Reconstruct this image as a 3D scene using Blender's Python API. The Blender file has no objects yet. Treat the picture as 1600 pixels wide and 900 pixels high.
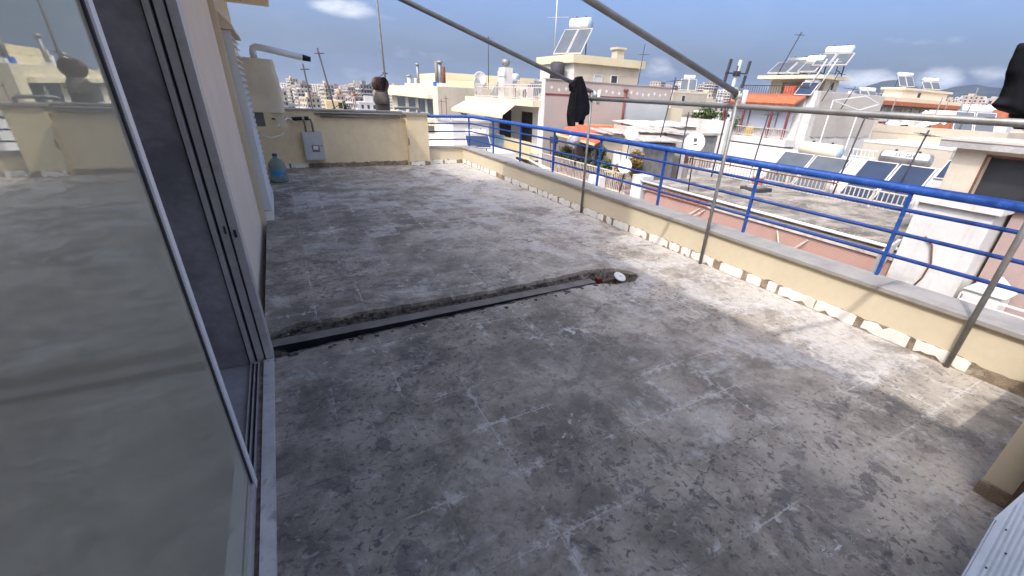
import bpy, bmesh, math, random
from mathutils import Vector, Matrix, noise
random.seed(7)
C = bpy.context.scene.collection
R = math.radians

# ------------------------------------------------------------------ camera
CAM_M = Matrix(((0.8735114, -0.4847943, 0.0441856), (-0.1796824, -0.4054451, -0.8962860), (0.4524292, 0.7749766, -0.4412699)))
CAM_F, CAM_CX, CAM_CY, CAM_H = 661.14, 835.48, 474.83, 1.55
cam_d = bpy.data.cameras.new("camera"); cam = bpy.data.objects.new("camera", cam_d); C.objects.link(cam)
cam_d.sensor_width = 36.0; cam_d.lens = 36.0 * CAM_F / 1600.0
cam_d.shift_x = -(CAM_CX - 800) / 1600.0; cam_d.shift_y = (CAM_CY - 450) / 1600.0
cam_d.clip_start = 0.02; cam_d.clip_end = 40000
m = Matrix.Identity(4)
for i in range(3):
    m[i][0] = CAM_M[0][i]; m[i][1] = -CAM_M[1][i]; m[i][2] = -CAM_M[2][i]
m[0][3], m[1][3], m[2][3] = 0, 0, CAM_H
cam.matrix_world = m
bpy.context.scene.camera = cam

# ------------------------------------------------------------------ sun, sky, exposure
SUN_D = Vector((0.53, 0.27, -0.80)).normalized()
sun_d = bpy.data.lights.new("sun", 'SUN'); sun = bpy.data.objects.new("sun", sun_d); C.objects.link(sun)
sun_d.energy = 1.0; sun_d.angle = R(0.8); sun_d.color = (1.0, 0.96, 0.90)
sun.rotation_euler = SUN_D.to_track_quat('-Z', 'Y').to_euler()
world = bpy.data.worlds.new("World"); bpy.context.scene.world = world; world.use_nodes = True
wn, wl = world.node_tree.nodes, world.node_tree.links
for n in list(wn): wn.remove(n)
w_out = wn.new('ShaderNodeOutputWorld'); w_bg = wn.new('ShaderNodeBackground')
w_sky = wn.new('ShaderNodeTexSky'); w_sky.sky_type = 'NISHITA'; w_sky.sun_disc = False
w_sky.sun_elevation = math.asin(-SUN_D.z); w_sky.sun_rotation = math.atan2(-SUN_D.x, -SUN_D.y)
w_sky.air_density = 0.6; w_sky.dust_density = 8.5; w_sky.ozone_density = 7.0; w_sky.altitude = 60
w_bg.inputs['Strength'].default_value = 0.15
wl.new(w_bg.outputs[0], w_out.inputs['Surface'])
def wnode(t, **k):
    n = wn.new(t)
    for a, v in k.items(): setattr(n, a, v)
    return n
def wmath(op, a, b=None, clamp=False):
    n = wnode('ShaderNodeMath', operation=op, use_clamp=clamp)
    for i, v in enumerate((a, b)):
        if v is None: continue
        if isinstance(v, (int, float)): n.inputs[i].default_value = v
        else: wl.new(v, n.inputs[i])
    return n.outputs[0]
w_tc = wnode('ShaderNodeTexCoord')
w_no = wnode('ShaderNodeTexNoise'); w_no.inputs['Scale'].default_value = 9; w_no.inputs['Detail'].default_value = 7; w_no.inputs['Roughness'].default_value = 0.6
w_mp = wnode('ShaderNodeMapping'); w_mp.inputs['Scale'].default_value = (1, 1, 2.6)
wl.new(w_tc.outputs['Generated'], w_mp.inputs['Vector']); wl.new(w_mp.outputs[0], w_no.inputs['Vector'])
def pixdir(px, py):
    return (CAM_M.transposed() @ Vector(((px - CAM_CX) / CAM_F, (py - CAM_CY) / CAM_F, 1))).normalized()
cl_sum = None
# separate small cumulus puffs: direction, half width, half height, strength
for (px, py, hw, hh, st) in ((535, 12, .075, .022, .62), (1030, 106, .05, .025, .55), (1352, 122, .075, .020, .75), (1468, 124, .045, .022, .8),
                             (1440, 62, .11, .012, .35), (640, 84, .11, .02, .35), (560, 118, .16, .02, .3), (480, 110, .05, .02, .3), (640, 30, .10, .014, .3), (1570, 120, .08, .02, .5),
                             (1250, 140, .12, .015, .4), (-500, 200, .3, .05, .7), (2600, 160, .4, .06, .7)):
    d = pixdir(px, py) if -1 < px < 1601 else Vector((math.sin(px / 300), math.cos(px / 300), .25)).normalized()
    e1 = d.cross(Vector((0, 0, 1))).normalized(); e2 = e1.cross(d)
    def dot(v, s):
        n = wnode('ShaderNodeVectorMath', operation='DOT_PRODUCT'); wl.new(w_tc.outputs['Generated'], n.inputs[0]); n.inputs[1].default_value = v * s
        return n.outputs['Value']
    u, v2, f = dot(e1, 1 / hw), dot(e2, 1 / hh), dot(d, 1)
    r2 = wmath('ADD', wmath('MULTIPLY', u, u), wmath('MULTIPLY', v2, v2))
    g = wmath('SUBTRACT', 1.0, r2, True)
    g = wmath('MULTIPLY', g, wmath('GREATER_THAN', f, 0.0))
    g = wmath('MULTIPLY', g, st)
    cl_sum = g if cl_sum is None else wmath('MAXIMUM', cl_sum, g)
w_thr = wmath('MULTIPLY', wmath('SUBTRACT', wmath('ADD', w_no.outputs['Fac'], wmath('MULTIPLY', cl_sum, .55)), 0.62), 3.0, True)
w_cl = wmath('MULTIPLY', w_thr, wmath('MINIMUM', wmath('MULTIPLY', cl_sum, 1.6), .8), True)
w_thin = wmath('MULTIPLY', wmath('SUBTRACT', w_no.outputs['Fac'], 0.46, True), 0.13, True)   # thin high veil over the whole sky
w_mix = wnode('ShaderNodeMixRGB'); w_mix.inputs[2].default_value = (3.1, 3.1, 3.15, 1)
wl.new(wmath('MAXIMUM', w_cl, w_thin), w_mix.inputs[0])
# the air pales towards the horizon, all the way round
w_sep = wnode('ShaderNodeSeparateXYZ'); wl.new(w_tc.outputs['Generated'], w_sep.inputs[0])
w_el = wmath('SUBTRACT', 1.0, wmath('DIVIDE', wmath('MAXIMUM', w_sep.outputs[2], 0.0), 0.21), True)
w_pale = wnode('ShaderNodeMixRGB'); wl.new(wmath('MULTIPLY', wmath('MULTIPLY', w_el, w_el), .85), w_pale.inputs[0]); wl.new(w_sky.outputs[0], w_pale.inputs[1]); w_pale.inputs[2].default_value = (1.14, 1.22, 1.33, 1)
wl.new(w_pale.outputs[0], w_mix.inputs[1])
wl.new(w_mix.outputs[0], w_bg.inputs['Color'])
sc = bpy.context.scene
sc.view_settings.view_transform = 'Standard'; sc.view_settings.look = 'None'; sc.view_settings.gamma = 1.0
sc.view_settings.exposure = 1.42
try: sc.cycles.use_denoising = True; sc.cycles.max_bounces = 8; sc.cycles.volume_bounces = 0
except Exception: pass

# ------------------------------------------------------------------ survey helpers (photo point -> world point on a known plane)
EYE = Vector((0, 0, CAM_H))
def _ray(px, py): return CAM_M.transposed() @ Vector(((px - CAM_CX) / CAM_F, (py - CAM_CY) / CAM_F, 1))
def HX(px, py, x): d = _ray(px, py); return EYE + d * (x / d.x)
def HY(px, py, y): d = _ray(px, py); return EYE + d * (y / d.y)
def HZ(px, py, z): d = _ray(px, py); return EYE + d * ((z - CAM_H) / d.z)

# ------------------------------------------------------------------ materials
def s2l(r, g, b, k=1.0):
    f = lambda c: (c / 255 / 12.92 if c / 255 <= .04045 else ((c / 255 + .055) / 1.055) ** 2.4) * k
    return (f(r), f(g), f(b), 1)
class NT:
    def __init__(s, mat): s.t = mat.node_tree; s.n = s.t.nodes; s.l = s.t.links
    def new(s, t, **k):
        n = s.n.new(t)
        for a, v in k.items(): setattr(n, a, v)
        return n
    def put(s, sock, v):
        if v is None: return
        if hasattr(v, 'is_output'): s.l.new(v, sock)
        else: sock.default_value = v
    def math(s, op, a, b=None, c=None, clamp=False):
        n = s.new('ShaderNodeMath', operation=op, use_clamp=clamp)
        for i, v in enumerate((a, b, c)): s.put(n.inputs[i], v)
        return n.outputs[0]
    def pos(s, scale=(1, 1, 1), loc=(0, 0, 0), rot=(0, 0, 0)):
        g = s.new('ShaderNodeNewGeometry'); m = s.new('ShaderNodeMapping'); s.l.new(g.outputs['Position'], m.inputs['Vector'])
        m.inputs['Scale'].default_value = scale; m.inputs['Location'].default_value = loc; m.inputs['Rotation'].default_value = rot
        return m.outputs[0]
    def noise(s, vec, scale, detail=4, rough=.55, dist=0):
        n = s.new('ShaderNodeTexNoise'); s.l.new(vec, n.inputs['Vector']); n.inputs['Scale'].default_value = scale
        n.inputs['Detail'].default_value = detail; n.inputs['Roughness'].default_value = rough; n.inputs['Distortion'].default_value = dist
        return n.outputs['Fac']
    def ramp(s, f, lo, hi):
        n = s.new('ShaderNodeMapRange'); n.interpolation_type = 'SMOOTHSTEP'; s.put(n.inputs[0], f); n.inputs[1].default_value = lo; n.inputs[2].default_value = hi
        return n.outputs[0]
    def mix(s, f, a, b, bt='MIX'):
        n = s.new('ShaderNodeMixRGB', blend_type=bt); s.put(n.inputs[0], f); s.put(n.inputs[1], a); s.put(n.inputs[2], b)
        return n.outputs[0]
    def bump(s, h, strength, dist):
        n = s.new('ShaderNodeBump'); s.put(n.inputs['Height'], h); n.inputs['Strength'].default_value = strength; n.inputs['Distance'].default_value = dist
        return n.outputs[0]
def newmat(name):
    mt = bpy.data.materials.new(name); mt.use_nodes = True
    t = NT(mt); b = t.n['Principled BSDF']; return mt, t, b
_mc = {}
def mat(name, col, rough=.75, var=.14, scale=2.5, bump=.15, bd=.01, metal=0, streak=0, dirt=None, dirtamt=0, spec=.3, tilt=None):
    """painted / plaster / metal surface: tone noise, rain streaks, dirt blotches, fine relief"""
    if name in _mc: return _mc[name]
    mt, t, b = newmat(name)
    p = t.pos()
    n1 = t.noise(p, scale, 6, .6); n2 = t.noise(p, scale * 14, 3, .6)
    v = t.math('ADD', t.math('MULTIPLY', n1, .75), t.math('MULTIPLY', n2, .25))
    k = t.math('ADD', 1 - var, t.math('MULTIPLY', t.ramp(v, .3, .7), 2 * var))
    c = t.mix(1.0, col, k, 'MULTIPLY')
    cc = t.new('ShaderNodeCombineXYZ')
    for i in range(3): t.l.new(k, cc.inputs[i])
    c = t.mix(1.0, col, cc.outputs[0], 'MULTIPLY')
    if streak:
        ps = t.pos((9, 9, .55)); s_ = t.ramp(t.noise(ps, 1.0, 5, .6), .52, .78)
        c = t.mix(t.math('MULTIPLY', s_, streak), c, dirt or (.12, .1, .08, 1))
    if dirtamt:
        d_ = t.ramp(t.noise(p, scale * 1.7, 8, .65, .4), .52, .68)
        c = t.mix(t.math('MULTIPLY', d_, dirtamt), c, dirt or (.12, .1, .08, 1))
    t.put(b.inputs['Base Color'], c); b.inputs['Roughness'].default_value = rough; b.inputs['Metallic'].default_value = metal
    b.inputs['Specular IOR Level'].default_value = spec
    if bump: t.put(b.inputs['Normal'], t.bump(n2, bump, bd))
    _mc[name] = mt; return mt
M = {}
M['cream'] = mat('cream_render', (.63, .535, .37, 1), .85, .06, 1.2, .25, .004, streak=.10, dirt=(.40, .30, .18, 1), dirtamt=.06)
M['cream_worn'] = mat('cream_render_worn', (.74, .605, .375, 1), .85, .10, 1.2, .25, .004, streak=.20, dirt=(.38, .30, .20, 1), dirtamt=.18)
M['pinkcream'] = mat('pale_render_by_door', (.80, .66, .51, 1), .85, .05, 1.2, .2, .004, streak=.05)
M['coping'] = mat('grey_marble_coping', (.30, .275, .24, 1), .55, .16, 5, .2, .003, streak=.0, dirt=(.2, .18, .15, 1), dirtamt=.35)
M['skirt'] = mat('white_skirting_tile', (.78, .745, .67, 1), .6, .12, 6, .35, .004, dirt=(.48, .40, .30, 1), dirtamt=.4)
M['brokenbase'] = mat('exposed_brown_mortar', (.30, .225, .15, 1), .95, .4, 9, .9, .02, dirt=(.55, .48, .38, 1), dirtamt=.6)
M['blue'] = mat('blue_rail_paint', (.016, .072, .30, 1), .5, .25, 9, .35, .004, spec=.3, dirt=(.13, .22, .38, 1), dirtamt=.35)
M['bluedark'] = mat('blue_bar_paint', (.014, .045, .19, 1), .5, .22, 9, .3, .003, spec=.3)
M['galv'] = mat('galvanised_pipe', (.22, .215, .20, 1), .5, .22, 7, .25, .003, metal=.35, dirt=(.20, .16, .10, 1), dirtamt=.4, spec=.5)
M['stile'] = mat('pale_aluminium', (.80, .77, .75, 1), .45, .05, 5, .05, .002, metal=.1)
M['alu'] = mat('grey_aluminium', (.54, .50, .46, 1), .45, .1, 5, .08, .002, metal=.3, dirt=(.10, .09, .09, 1), dirtamt=.2)
M['aludark'] = mat('dark_track_gap', (.035, .033, .036, 1), .6, .2, 5, .1)
M['sill'] = mat('worn_white_sill', (.60, .55, .49, 1), .6, .14, 8, .3, .003, dirt=(.16, .13, .11, 1), dirtamt=.5)
M['sillgrit'] = mat('gritty_track', (.24, .20, .17, 1), .9, .4, 18, .6, .006, dirt=(.14, .07, .045, 1), dirtamt=.6)
M['darkstone'] = mat('dark_grey_marble_reveal', (.33, .30, .29, 1), .5, .35, 1.6, .1, dirt=(.18, .165, .17, 1), dirtamt=.7)
M['innerfloor'] = mat('grey_inner_floor', (.42, .40, .38, 1), .5, .2, 2, .05)
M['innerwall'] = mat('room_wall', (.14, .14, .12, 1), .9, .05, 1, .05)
M['white'] = mat('white_paint', (.57, .545, .505, 1), .7, .07, 1.0, .15, .01, streak=.18, dirt=(.36, .33, .28, 1), dirtamt=.14)
M['whiteold'] = mat('flaking_white_wash', (.54, .515, .47, 1), .85, .10, .8, .3, .02, streak=.28, dirt=(.30, .265, .22, 1), dirtamt=.40)
M['shutter'] = mat('white_shutter', (.62, .61, .58, 1), .5, .06, 2, .08)
M['ivory'] = mat('ivory_cover_cloth', (.70, .60, .43, 1), .9, .08, 3, .35, .01, dirt=(.4, .34, .24, 1), dirtamt=.15)
M['pvc'] = mat('white_plastic_pipe', (.66, .65, .60, 1), .4, .06, 3, .05, spec=.5)
M['black'] = mat('black_plastic', (.012, .012, .013, 1), .5, .2, 8, .1)
M['boxgrey'] = mat('pale_grey_metal_box', (.46, .47, .45, 1), .5, .08, 4, .1, dirt=(.25, .2, .15, 1), dirtamt=.15)
M['cable'] = mat('dark_pipe', (.16, .15, .14, 1), .6, .2, 8, .2)
M['cloth'] = mat('black_cloth', (.011, .011, .013, 1), .95, .3, 10, .5, .004, spec=.1)
M['beige'] = mat('beige_render', (.46, .395, .30, 1), .9, .10, .6, .2, .01, streak=.32, dirt=(.27, .225, .17, 1), dirtamt=.22)
M['taupe'] = mat('taupe_render', (.43, .385, .325, 1), .9, .06, .5, .2, .01, streak=.16, dirt=(.33, .29, .25, 1), dirtamt=.15)
M['greywall'] = mat('grey_pink_firewall', (.37, .315, .27, 1), .9, .06, .5, .2, .01, streak=.15, dirt=(.42, .38, .36, 1), dirtamt=.12)
M['yellowband'] = mat('pale_yellow_band', (.56, .48, .31, 1), .85, .06, .7, .1, streak=.08)
M['creamband'] = mat('cream_band', (.60, .52, .36, 1), .85, .06, .7, .1, streak=.12)
M['ochre'] = mat('ochre_wall', (.52, .41, .21, 1), .85, .08, .8, .1, streak=.1)
M['pinkwall'] = mat('dusty_pink_wall', (.47, .285, .22, 1), .85, .06, 1.2, .1, streak=.1)
M['brownpink'] = mat('brown_pink_wall', (.32, .235, .205, 1), .9, .08, 1.2, .15, streak=.15)
M['concrete'] = mat('bare_concrete', (.33, .31, .28, 1), .95, .18, 1.2, .35, .02, streak=.3, dirt=(.14, .13, .12, 1), dirtamt=.3)
M['redline'] = mat('dark_red_stripe', (.16, .045, .04, 1), .7, .1, 2, 0)
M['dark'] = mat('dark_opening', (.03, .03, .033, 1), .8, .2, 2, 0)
M['glassdk'] = mat('dark_window_glass', (.045, .05, .055, 1), .12, .2, 2, 0, spec=.6)
M['panel'] = mat('solar_collector_glass', (.030, .042, .070, 1), .32, .15, 1.5, 0, spec=.25)
M['panelgrey'] = mat('dusty_collector_glass', (.085, .095, .105, 1), .4, .15, 1.5, 0, spec=.25)
M['steel'] = mat('stainless_tank', (.42, .41, .38, 1), .35, .15, 3, 0, metal=.75)
M['tankcream'] = mat('cream_tank', (.70, .62, .46, 1), .5, .08, 2, 0, dirt=(.4, .2, .1, 1), dirtamt=.08)
M['dish'] = mat('white_dish', (.66, .65, .62, 1), .5, .06, 4, 0)
M['rust'] = mat('rusty_iron', (.13, .055, .032, 1), .85, .3, 8, .3)
M['ventvane'] = mat('rusty_dark_vane', (.10, .06, .05, 1), .55, .4, 14, .3, metal=.5, dirt=(.35, .30, .27, 1), dirtamt=.35)
M['rustwhite'] = mat('rusty_white_fence', (.50, .43, .36, 1), .8, .25, 6, .2, dirt=(.26, .12, .07, 1), dirtamt=.45)
M['iron'] = mat('dark_iron', (.045, .042, .045, 1), .7, .2, 6, .1)
M['tileorange'] = mat('orange_roof_tile', (.37, .125, .06, 1), .85, .2, 4, .2)
M['redsheet'] = mat('red_roof_sheet', (.47, .10, .05, 1), .75, .18, 2, .1, dirt=(.55, .33, .2, 1), dirtamt=.4)
M['awning'] = mat('cream_awning', (.56, .47, .31, 1), .9, .05, 1.5, .1, streak=.1)
M['darkawning'] = mat('grey_tarpaulin', (.17, .165, .155, 1), .9, .25, 2.5, .3)
M['brick'] = mat('exposed_brick', (.40, .17, .085, 1), .95, .35, 9, .6, .03, dirt=(.45, .38, .3, 1), dirtamt=.4)
M['bluepaint'] = mat('bright_blue_board', (.02, .11, .42, 1), .6, .1, 3, 0)
M['leaf'] = mat('leaf_green', (.075, .105, .03, 1), .7, .5, 6, 0)
M['leafdark'] = mat('leaf_dark_green', (.045, .07, .028, 1), .7, .5, 6, 0)
M['leafdry'] = mat('leaf_dry_ochre', (.26, .17, .05, 1), .8, .4, 6, 0)
M['bark'] = mat('bark', (.12, .085, .06, 1), .95, .3, 8, .4)
M['terracotta'] = mat('terracotta', (.40, .16, .09, 1), .8, .15, 4, .1)
M['yellow'] = mat('yellow_board', (.55, .36, .04, 1), .7, .15, 4, 0)
M['blind'] = mat('white_pvc_blind', (.50, .52, .56, 1), .6, .05, 1, 0)
M['tealglass'] = mat('teal_balcony_panel', (.10, .22, .25, 1), .3, .15, 2, 0)
M['asphalt'] = mat('city_ground', (.09, .085, .08, 1), .95, .3, .02, 0)
M['bluelabel'] = mat('pale_blue_metal', (.36, .47, .56, 1), .45, .1, 3, 0)
M['ink'] = mat('dark_lettering', (.06, .05, .06, 1), .7, .1, 5, 0)
M['redink'] = mat('red_lettering', (.50, .05, .04, 1), .7, .1, 5, 0)
M['corr'] = mat('corrugated_white_sheet', (.50, .52, .52, 1), .45, .08, 3, .1, metal=.1, dirt=(.3, .3, .28, 1), dirtamt=.2)
M['redvalve'] = mat('red_plastic', (.16, .02, .02, 1), .5, .2, 20, 0)
M['conduit'] = mat('dusty_grey_conduit', (.18, .16, .138, 1), .95, .25, 6, .4, .006, dirt=(.12, .11, .1, 1), dirtamt=.3)
M['slotshade'] = mat('slot_shade_black', (.018, .018, .024, 1), .7, .5, 12, .5, .01)
M['metalroof'] = mat('weathered_sheet_roof', (.37, .335, .285, 1), .8, .25, 2.5, .3, .02, dirt=(.25, .19, .13, 1), dirtamt=.45)

def mat_rubble():
    mt, t, b = newmat('brown_rubble'); p = t.pos()
    n = t.noise(p, 26, 8, .7); n2 = t.noise(p, 6, 5, .6)
    c = t.mix(t.ramp(n, .35, .65), (.028, .022, .017, 1), (.145, .118, .092, 1)); c = t.mix(t.math('MULTIPLY', t.ramp(n2, .5, .7), .35), c, (.33, .29, .24, 1))
    t.put(b.inputs['Base Color'], c); b.inputs['Roughness'].default_value = .95
    t.put(b.inputs['Normal'], t.bump(n, 1.0, .02)); return mt
M['rubble'] = mat_rubble()

def mat_floor(name, bed=False):
    """old cement bed of a lifted tile floor: dark flakes, pale adhesive, white mortar in the joints"""
    mt, t, b = newmat(name); p = t.pos()
    oi = t.new('ShaderNodeObjectInfo')
    sep = t.new('ShaderNodeSeparateXYZ'); g = t.new('ShaderNodeNewGeometry'); t.l.new(g.outputs['Position'], sep.inputs[0])
    X, Y = sep.outputs[0], sep.outputs[1]
    q = lambda dx, dy: t.pos((1, 1, 1), (dx, dy, 0))
    big = t.noise(p, .7, 6, .6, .4); mid = t.noise(p, 2.6, 12, .74, .25); fine = t.noise(p, 60, 5, .7)
    fl = t.noise(q(3, 8), 27, 6, .66, .4); fl2 = t.noise(q(9, 2), 15, 9, .70, .7); blot = t.noise(q(5, 6), 5.5, 10, .68, .5)
    tone = t.math('ADD', t.math('MULTIPLY', t.ramp(big, .30, .70), .38), t.math('MULTIPLY', t.ramp(mid, .30, .70), .62))
    tone = t.math('ADD', tone, t.math('MULTIPLY', t.math('SUBTRACT', oi.outputs['Random'], .5), 0.0 if bed else .07))
    tone = t.math('ADD', tone, t.math('MULTIPLY', t.math('SUBTRACT', t.ramp(X, -.3, 2.6), .5), .16))      # paler towards the street side
    c = t.mix(t.ramp(tone, .08, .98), (.162, .138, .108, 1), (.46, .398, .315, 1))
    # brown and blue casts of old glue and grout
    c = t.mix(t.math('MULTIPLY', t.ramp(t.noise(p, 1.3, 8, .65), .50, .70), .26), c, (.33, .265, .20, 1))
    c = t.mix(t.math('MULTIPLY', t.ramp(t.noise(q(7, 3), 1.1, 8, .66), .52, .70), .45), c, (.29, .265, .235, 1))
    # dark residue: ragged blots, and small flakes where a second noise lets them through
    zone = t.ramp(t.noise(q(2, 9), 1.1, 6, .62), .36, .60)
    c = t.mix(t.math('MULTIPLY', t.ramp(blot, .545, .585), t.math('ADD', .12, t.math('MULTIPLY', zone, .5))), c, (.10, .092, .088, 1))
    c = t.mix(t.math('MULTIPLY', t.ramp(fl, .555, .60), t.math('ADD', .16, t.math('MULTIPLY', zone, .62))), c, (.085, .077, .073, 1))
    lt = t.math('MULTIPLY', t.ramp(fl2, .575, .625), t.math('ADD', .10, t.math('MULTIPLY', zone, .42)))
    c = t.mix(lt, c, (.45, .415, .37, 1))
    # pale adhesive: more at the far end; by the parapet it also paints the sunlit band
    nearp = t.math('MULTIPLY', t.ramp(X, 1.6, 3.5), t.ramp(Y, -.6, .9)); farp = t.math('MULTIPLY', t.ramp(Y, 5.2, 7.2), .06)
    wv = t.math('ADD', t.math('ADD', t.noise(q(4, 1), 1.5, 12, .70, .4), t.math('MULTIPLY', nearp, .14)), farp)
    wmask = t.math('MULTIPLY', t.ramp(wv, .575, .66), t.math('ADD', .30, t.math('MULTIPLY', t.ramp(fl2, .38, .58), .70)))
    c = t.mix(t.math('MULTIPLY', wmask, .8), c, (.50, .465, .42, 1))
    spots = t.math('MULTIPLY', t.ramp(t.math('ADD', t.noise(q(11, 5), 2.1, 12, .74, .5), t.math('MULTIPLY', t.math('SUBTRACT', fl, .5), .25)), .64, .67), .85)
    c = t.mix(spots, c, (.60, .56, .51, 1))
    if not bed:
        wt = t.math('MULTIPLY', t.ramp(oi.outputs['Random'], .78, .80), t.math('MULTIPLY', t.ramp(Y, 3.6, 5.5), t.ramp(t.noise(q(5, 2), 3.0, 10, .72, .5), .42, .52)))
        c = t.mix(t.math('MULTIPLY', wt, .5), c, (.50, .47, .44, 1))
    # white mortar ridges left along the joints, and thin dark seams elsewhere
    def joint(v, off, w0, w1):
        u = t.math('ADD', t.math('SUBTRACT', v, off), t.math('MULTIPLY', t.math('SUBTRACT', t.noise(p, 14, 4, .6), .5), .010))
        f = t.math('ABSOLUTE', t.math('SUBTRACT', t.math('FRACT', t.math('ADD', t.math('DIVIDE', u, .345), 100.5)), .5))
        return t.math('SUBTRACT', 1.0, t.ramp(f, w0, w1))
    jn = t.ramp(t.noise(q(3, 3), 1.5, 8, .70), .48, .56)
    jm = t.math('MULTIPLY', t.math('MAXIMUM', joint(X, 1.025, .003, .017), joint(Y, 1.565, .003, .017)), t.math('MULTIPLY', jn, t.ramp(fine, .35, .5)))
    c = t.mix(t.math('MULTIPLY', jm, .72), c, (.60, .555, .49, 1))
    jf = t.math('MULTIPLY', t.math('MAXIMUM', joint(X, 1.025, .002, .010), joint(Y, 1.565, .002, .010)), t.ramp(t.noise(q(8, 8), 5, 5, .6), .42, .58))
    c = t.mix(t.math('MULTIPLY', jf, .42), c, (.50, .46, .41, 1))
    jw = t.math('MULTIPLY', t.math('MAXIMUM', joint(X, 1.025, .01, .16), joint(Y, 1.565, .01, .16)), t.math('MULTIPLY', jn, t.ramp(fl2, .50, .58)))
    c = t.mix(t.math('MULTIPLY', jw, .75), c, (.56, .52, .465, 1))
    # fine grain
    k = t.math('ADD', .74, t.math('MULTIPLY', fine, .52)); cc = t.new('ShaderNodeCombineXYZ')
    for i in range(3): t.l.new(k, cc.inputs[i])
    c = t.mix(1.0, c, cc.outputs[0], 'MULTIPLY')
    if bed: c = t.mix(.3, c, (.30, .27, .24, 1))
    t.put(b.inputs['Base Color'], c); t.put(b.inputs['Roughness'], t.math('ADD', .62, t.math('MULTIPLY', fl2, .3)))
    b.inputs['Specular IOR Level'].default_value = .35
    h = t.math('ADD', t.math('ADD', t.math('MULTIPLY', fl, -.5), t.math('MULTIPLY', fl2, .6)), t.math('ADD', t.math('MULTIPLY', fine, .35), t.math('MULTIPLY', spots, .8)))
    t.put(b.inputs['Normal'], t.bump(h, .7, .007)); return mt
M['tile'] = mat_floor('cement_tile_bed'); M['bed'] = mat_floor('joint_mortar', True)

def mat_roofgravel():
    mt, t, b = newmat('gravelly_dirty_roof'); p = t.pos()
    n = t.noise(p, 1.1, 8, .7, .6); n2 = t.noise(p, 14, 6, .7); n3 = t.noise(t.pos((.5, 1.6, 1)), .9, 7, .65, .8)
    c = t.mix(t.ramp(n, .38, .62), (.10, .085, .065, 1), (.31, .27, .215, 1)); c = t.mix(t.ramp(n3, .50, .64), c, (.17, .15, .12, 1))
    c = t.mix(t.math('MULTIPLY', t.ramp(n2, .5, .7), .55), c, (.52, .47, .40, 1))
    t.put(b.inputs['Base Color'], c); b.inputs['Roughness'].default_value = .95; t.put(b.inputs['Normal'], t.bump(n2, .9, .04)); return mt
M['gravel'] = mat_roofgravel()

def mat_lines(name, c1, c2, period, axis='Z', duty=.5):
    mt, t, b = newmat(name); sep = t.new('ShaderNodeSeparateXYZ'); g = t.new('ShaderNodeNewGeometry'); t.l.new(g.outputs['Position'], sep.inputs[0])
    v = sep.outputs[{'X': 0, 'Y': 1, 'Z': 2}[axis]]
    f = t.math('FRACT', t.math('ADD', t.math('DIVIDE', v, period), 1000.0)); s_ = t.ramp(t.math('ABSOLUTE', t.math('SUBTRACT', f, .5)), .25 * duty, .5 * duty)
    n = t.noise(t.pos(), 1.4, 6, .6)
    c = t.mix(s_, c1, c2); c = t.mix(t.math('MULTIPLY', t.ramp(n, .4, .7), .3), c, tuple(x * .7 for x in c1[:3]) + (1,))
    t.put(b.inputs['Base Color'], c); b.inputs['Roughness'].default_value = .8; t.put(b.inputs['Normal'], t.bump(s_, .5, .01)); return mt
M['awnpink'] = mat_lines('dusty_pink_ribbed_awning', (.50, .30, .23, 1), (.36, .215, .165, 1), .045, 'Z')

def mat_glass_door():
    """coated double glazing: strong clear reflection over a dark green-grey pane"""
    mt, t, b = newmat('coated_door_glass'); t.n.remove(b); out = t.n['Material Output']
    gl = t.new('ShaderNodeBsdfGlossy'); gl.inputs['Roughness'].default_value = .012; gl.inputs['Color'].default_value = (.86, .90, .84, 1)
    tr = t.new('ShaderNodeBsdfTransparent'); tr.inputs['Color'].default_value = (.45, .48, .44, 1)
    fr = t.new('ShaderNodeFresnel'); fr.inputs['IOR'].default_value = 1.7
    f = t.math('ADD', t.math('MULTIPLY', fr.outputs[0], .7), .42, clamp=True)
    ms = t.new('ShaderNodeMixShader'); t.l.new(f, ms.inputs[0]); t.l.new(tr.outputs[0], ms.inputs[1]); t.l.new(gl.outputs[0], ms.inputs[2])
    df = t.new('ShaderNodeBsdfDiffuse'); df.inputs['Color'].default_value = (.66, .60, .44, 1)
    m2 = t.new('ShaderNodeMixShader'); t.put(m2.inputs[0], t.math('ADD', .27, t.math('MULTIPLY', t.noise(t.pos((1, 1, .6)), 1.2, 6, .6), .16))); t.l.new(ms.outputs[0], m2.inputs[1]); t.l.new(df.outputs[0], m2.inputs[2])
    t.l.new(m2.outputs[0], out.inputs['Surface']); return mt
M['doorglass'] = mat_glass_door()
def mat_jug():
    mt, t, b = newmat('green_blue_bottle_plastic'); b.inputs['Base Color'].default_value = (.34, .44, .40, 1); b.inputs['Roughness'].default_value = .2
    b.inputs['Transmission Weight'].default_value = .55; b.inputs['IOR'].default_value = 1.3; return mt
M['jug'] = mat_jug()
M['juglabel'] = mat('blue_label', (.06, .26, .50, 1), .6, .1, 20, 0)
M['jugcap'] = mat('dark_blue_cap', (.03, .07, .16, 1), .5, .1, 20, 0)

def mat_mountain():
    mt, t, b = newmat('scrub_hillside'); p = t.pos((1, 1, 1))
    c = t.mix(t.ramp(t.noise(p, .0022, 8, .65), .4, .6), (.016, .024, .026, 1), (.045, .050, .046, 1))
    t.put(b.inputs['Base Color'], c); b.inputs['Roughness'].default_value = 1; return mt
M['hill'] = mat_mountain()

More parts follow.
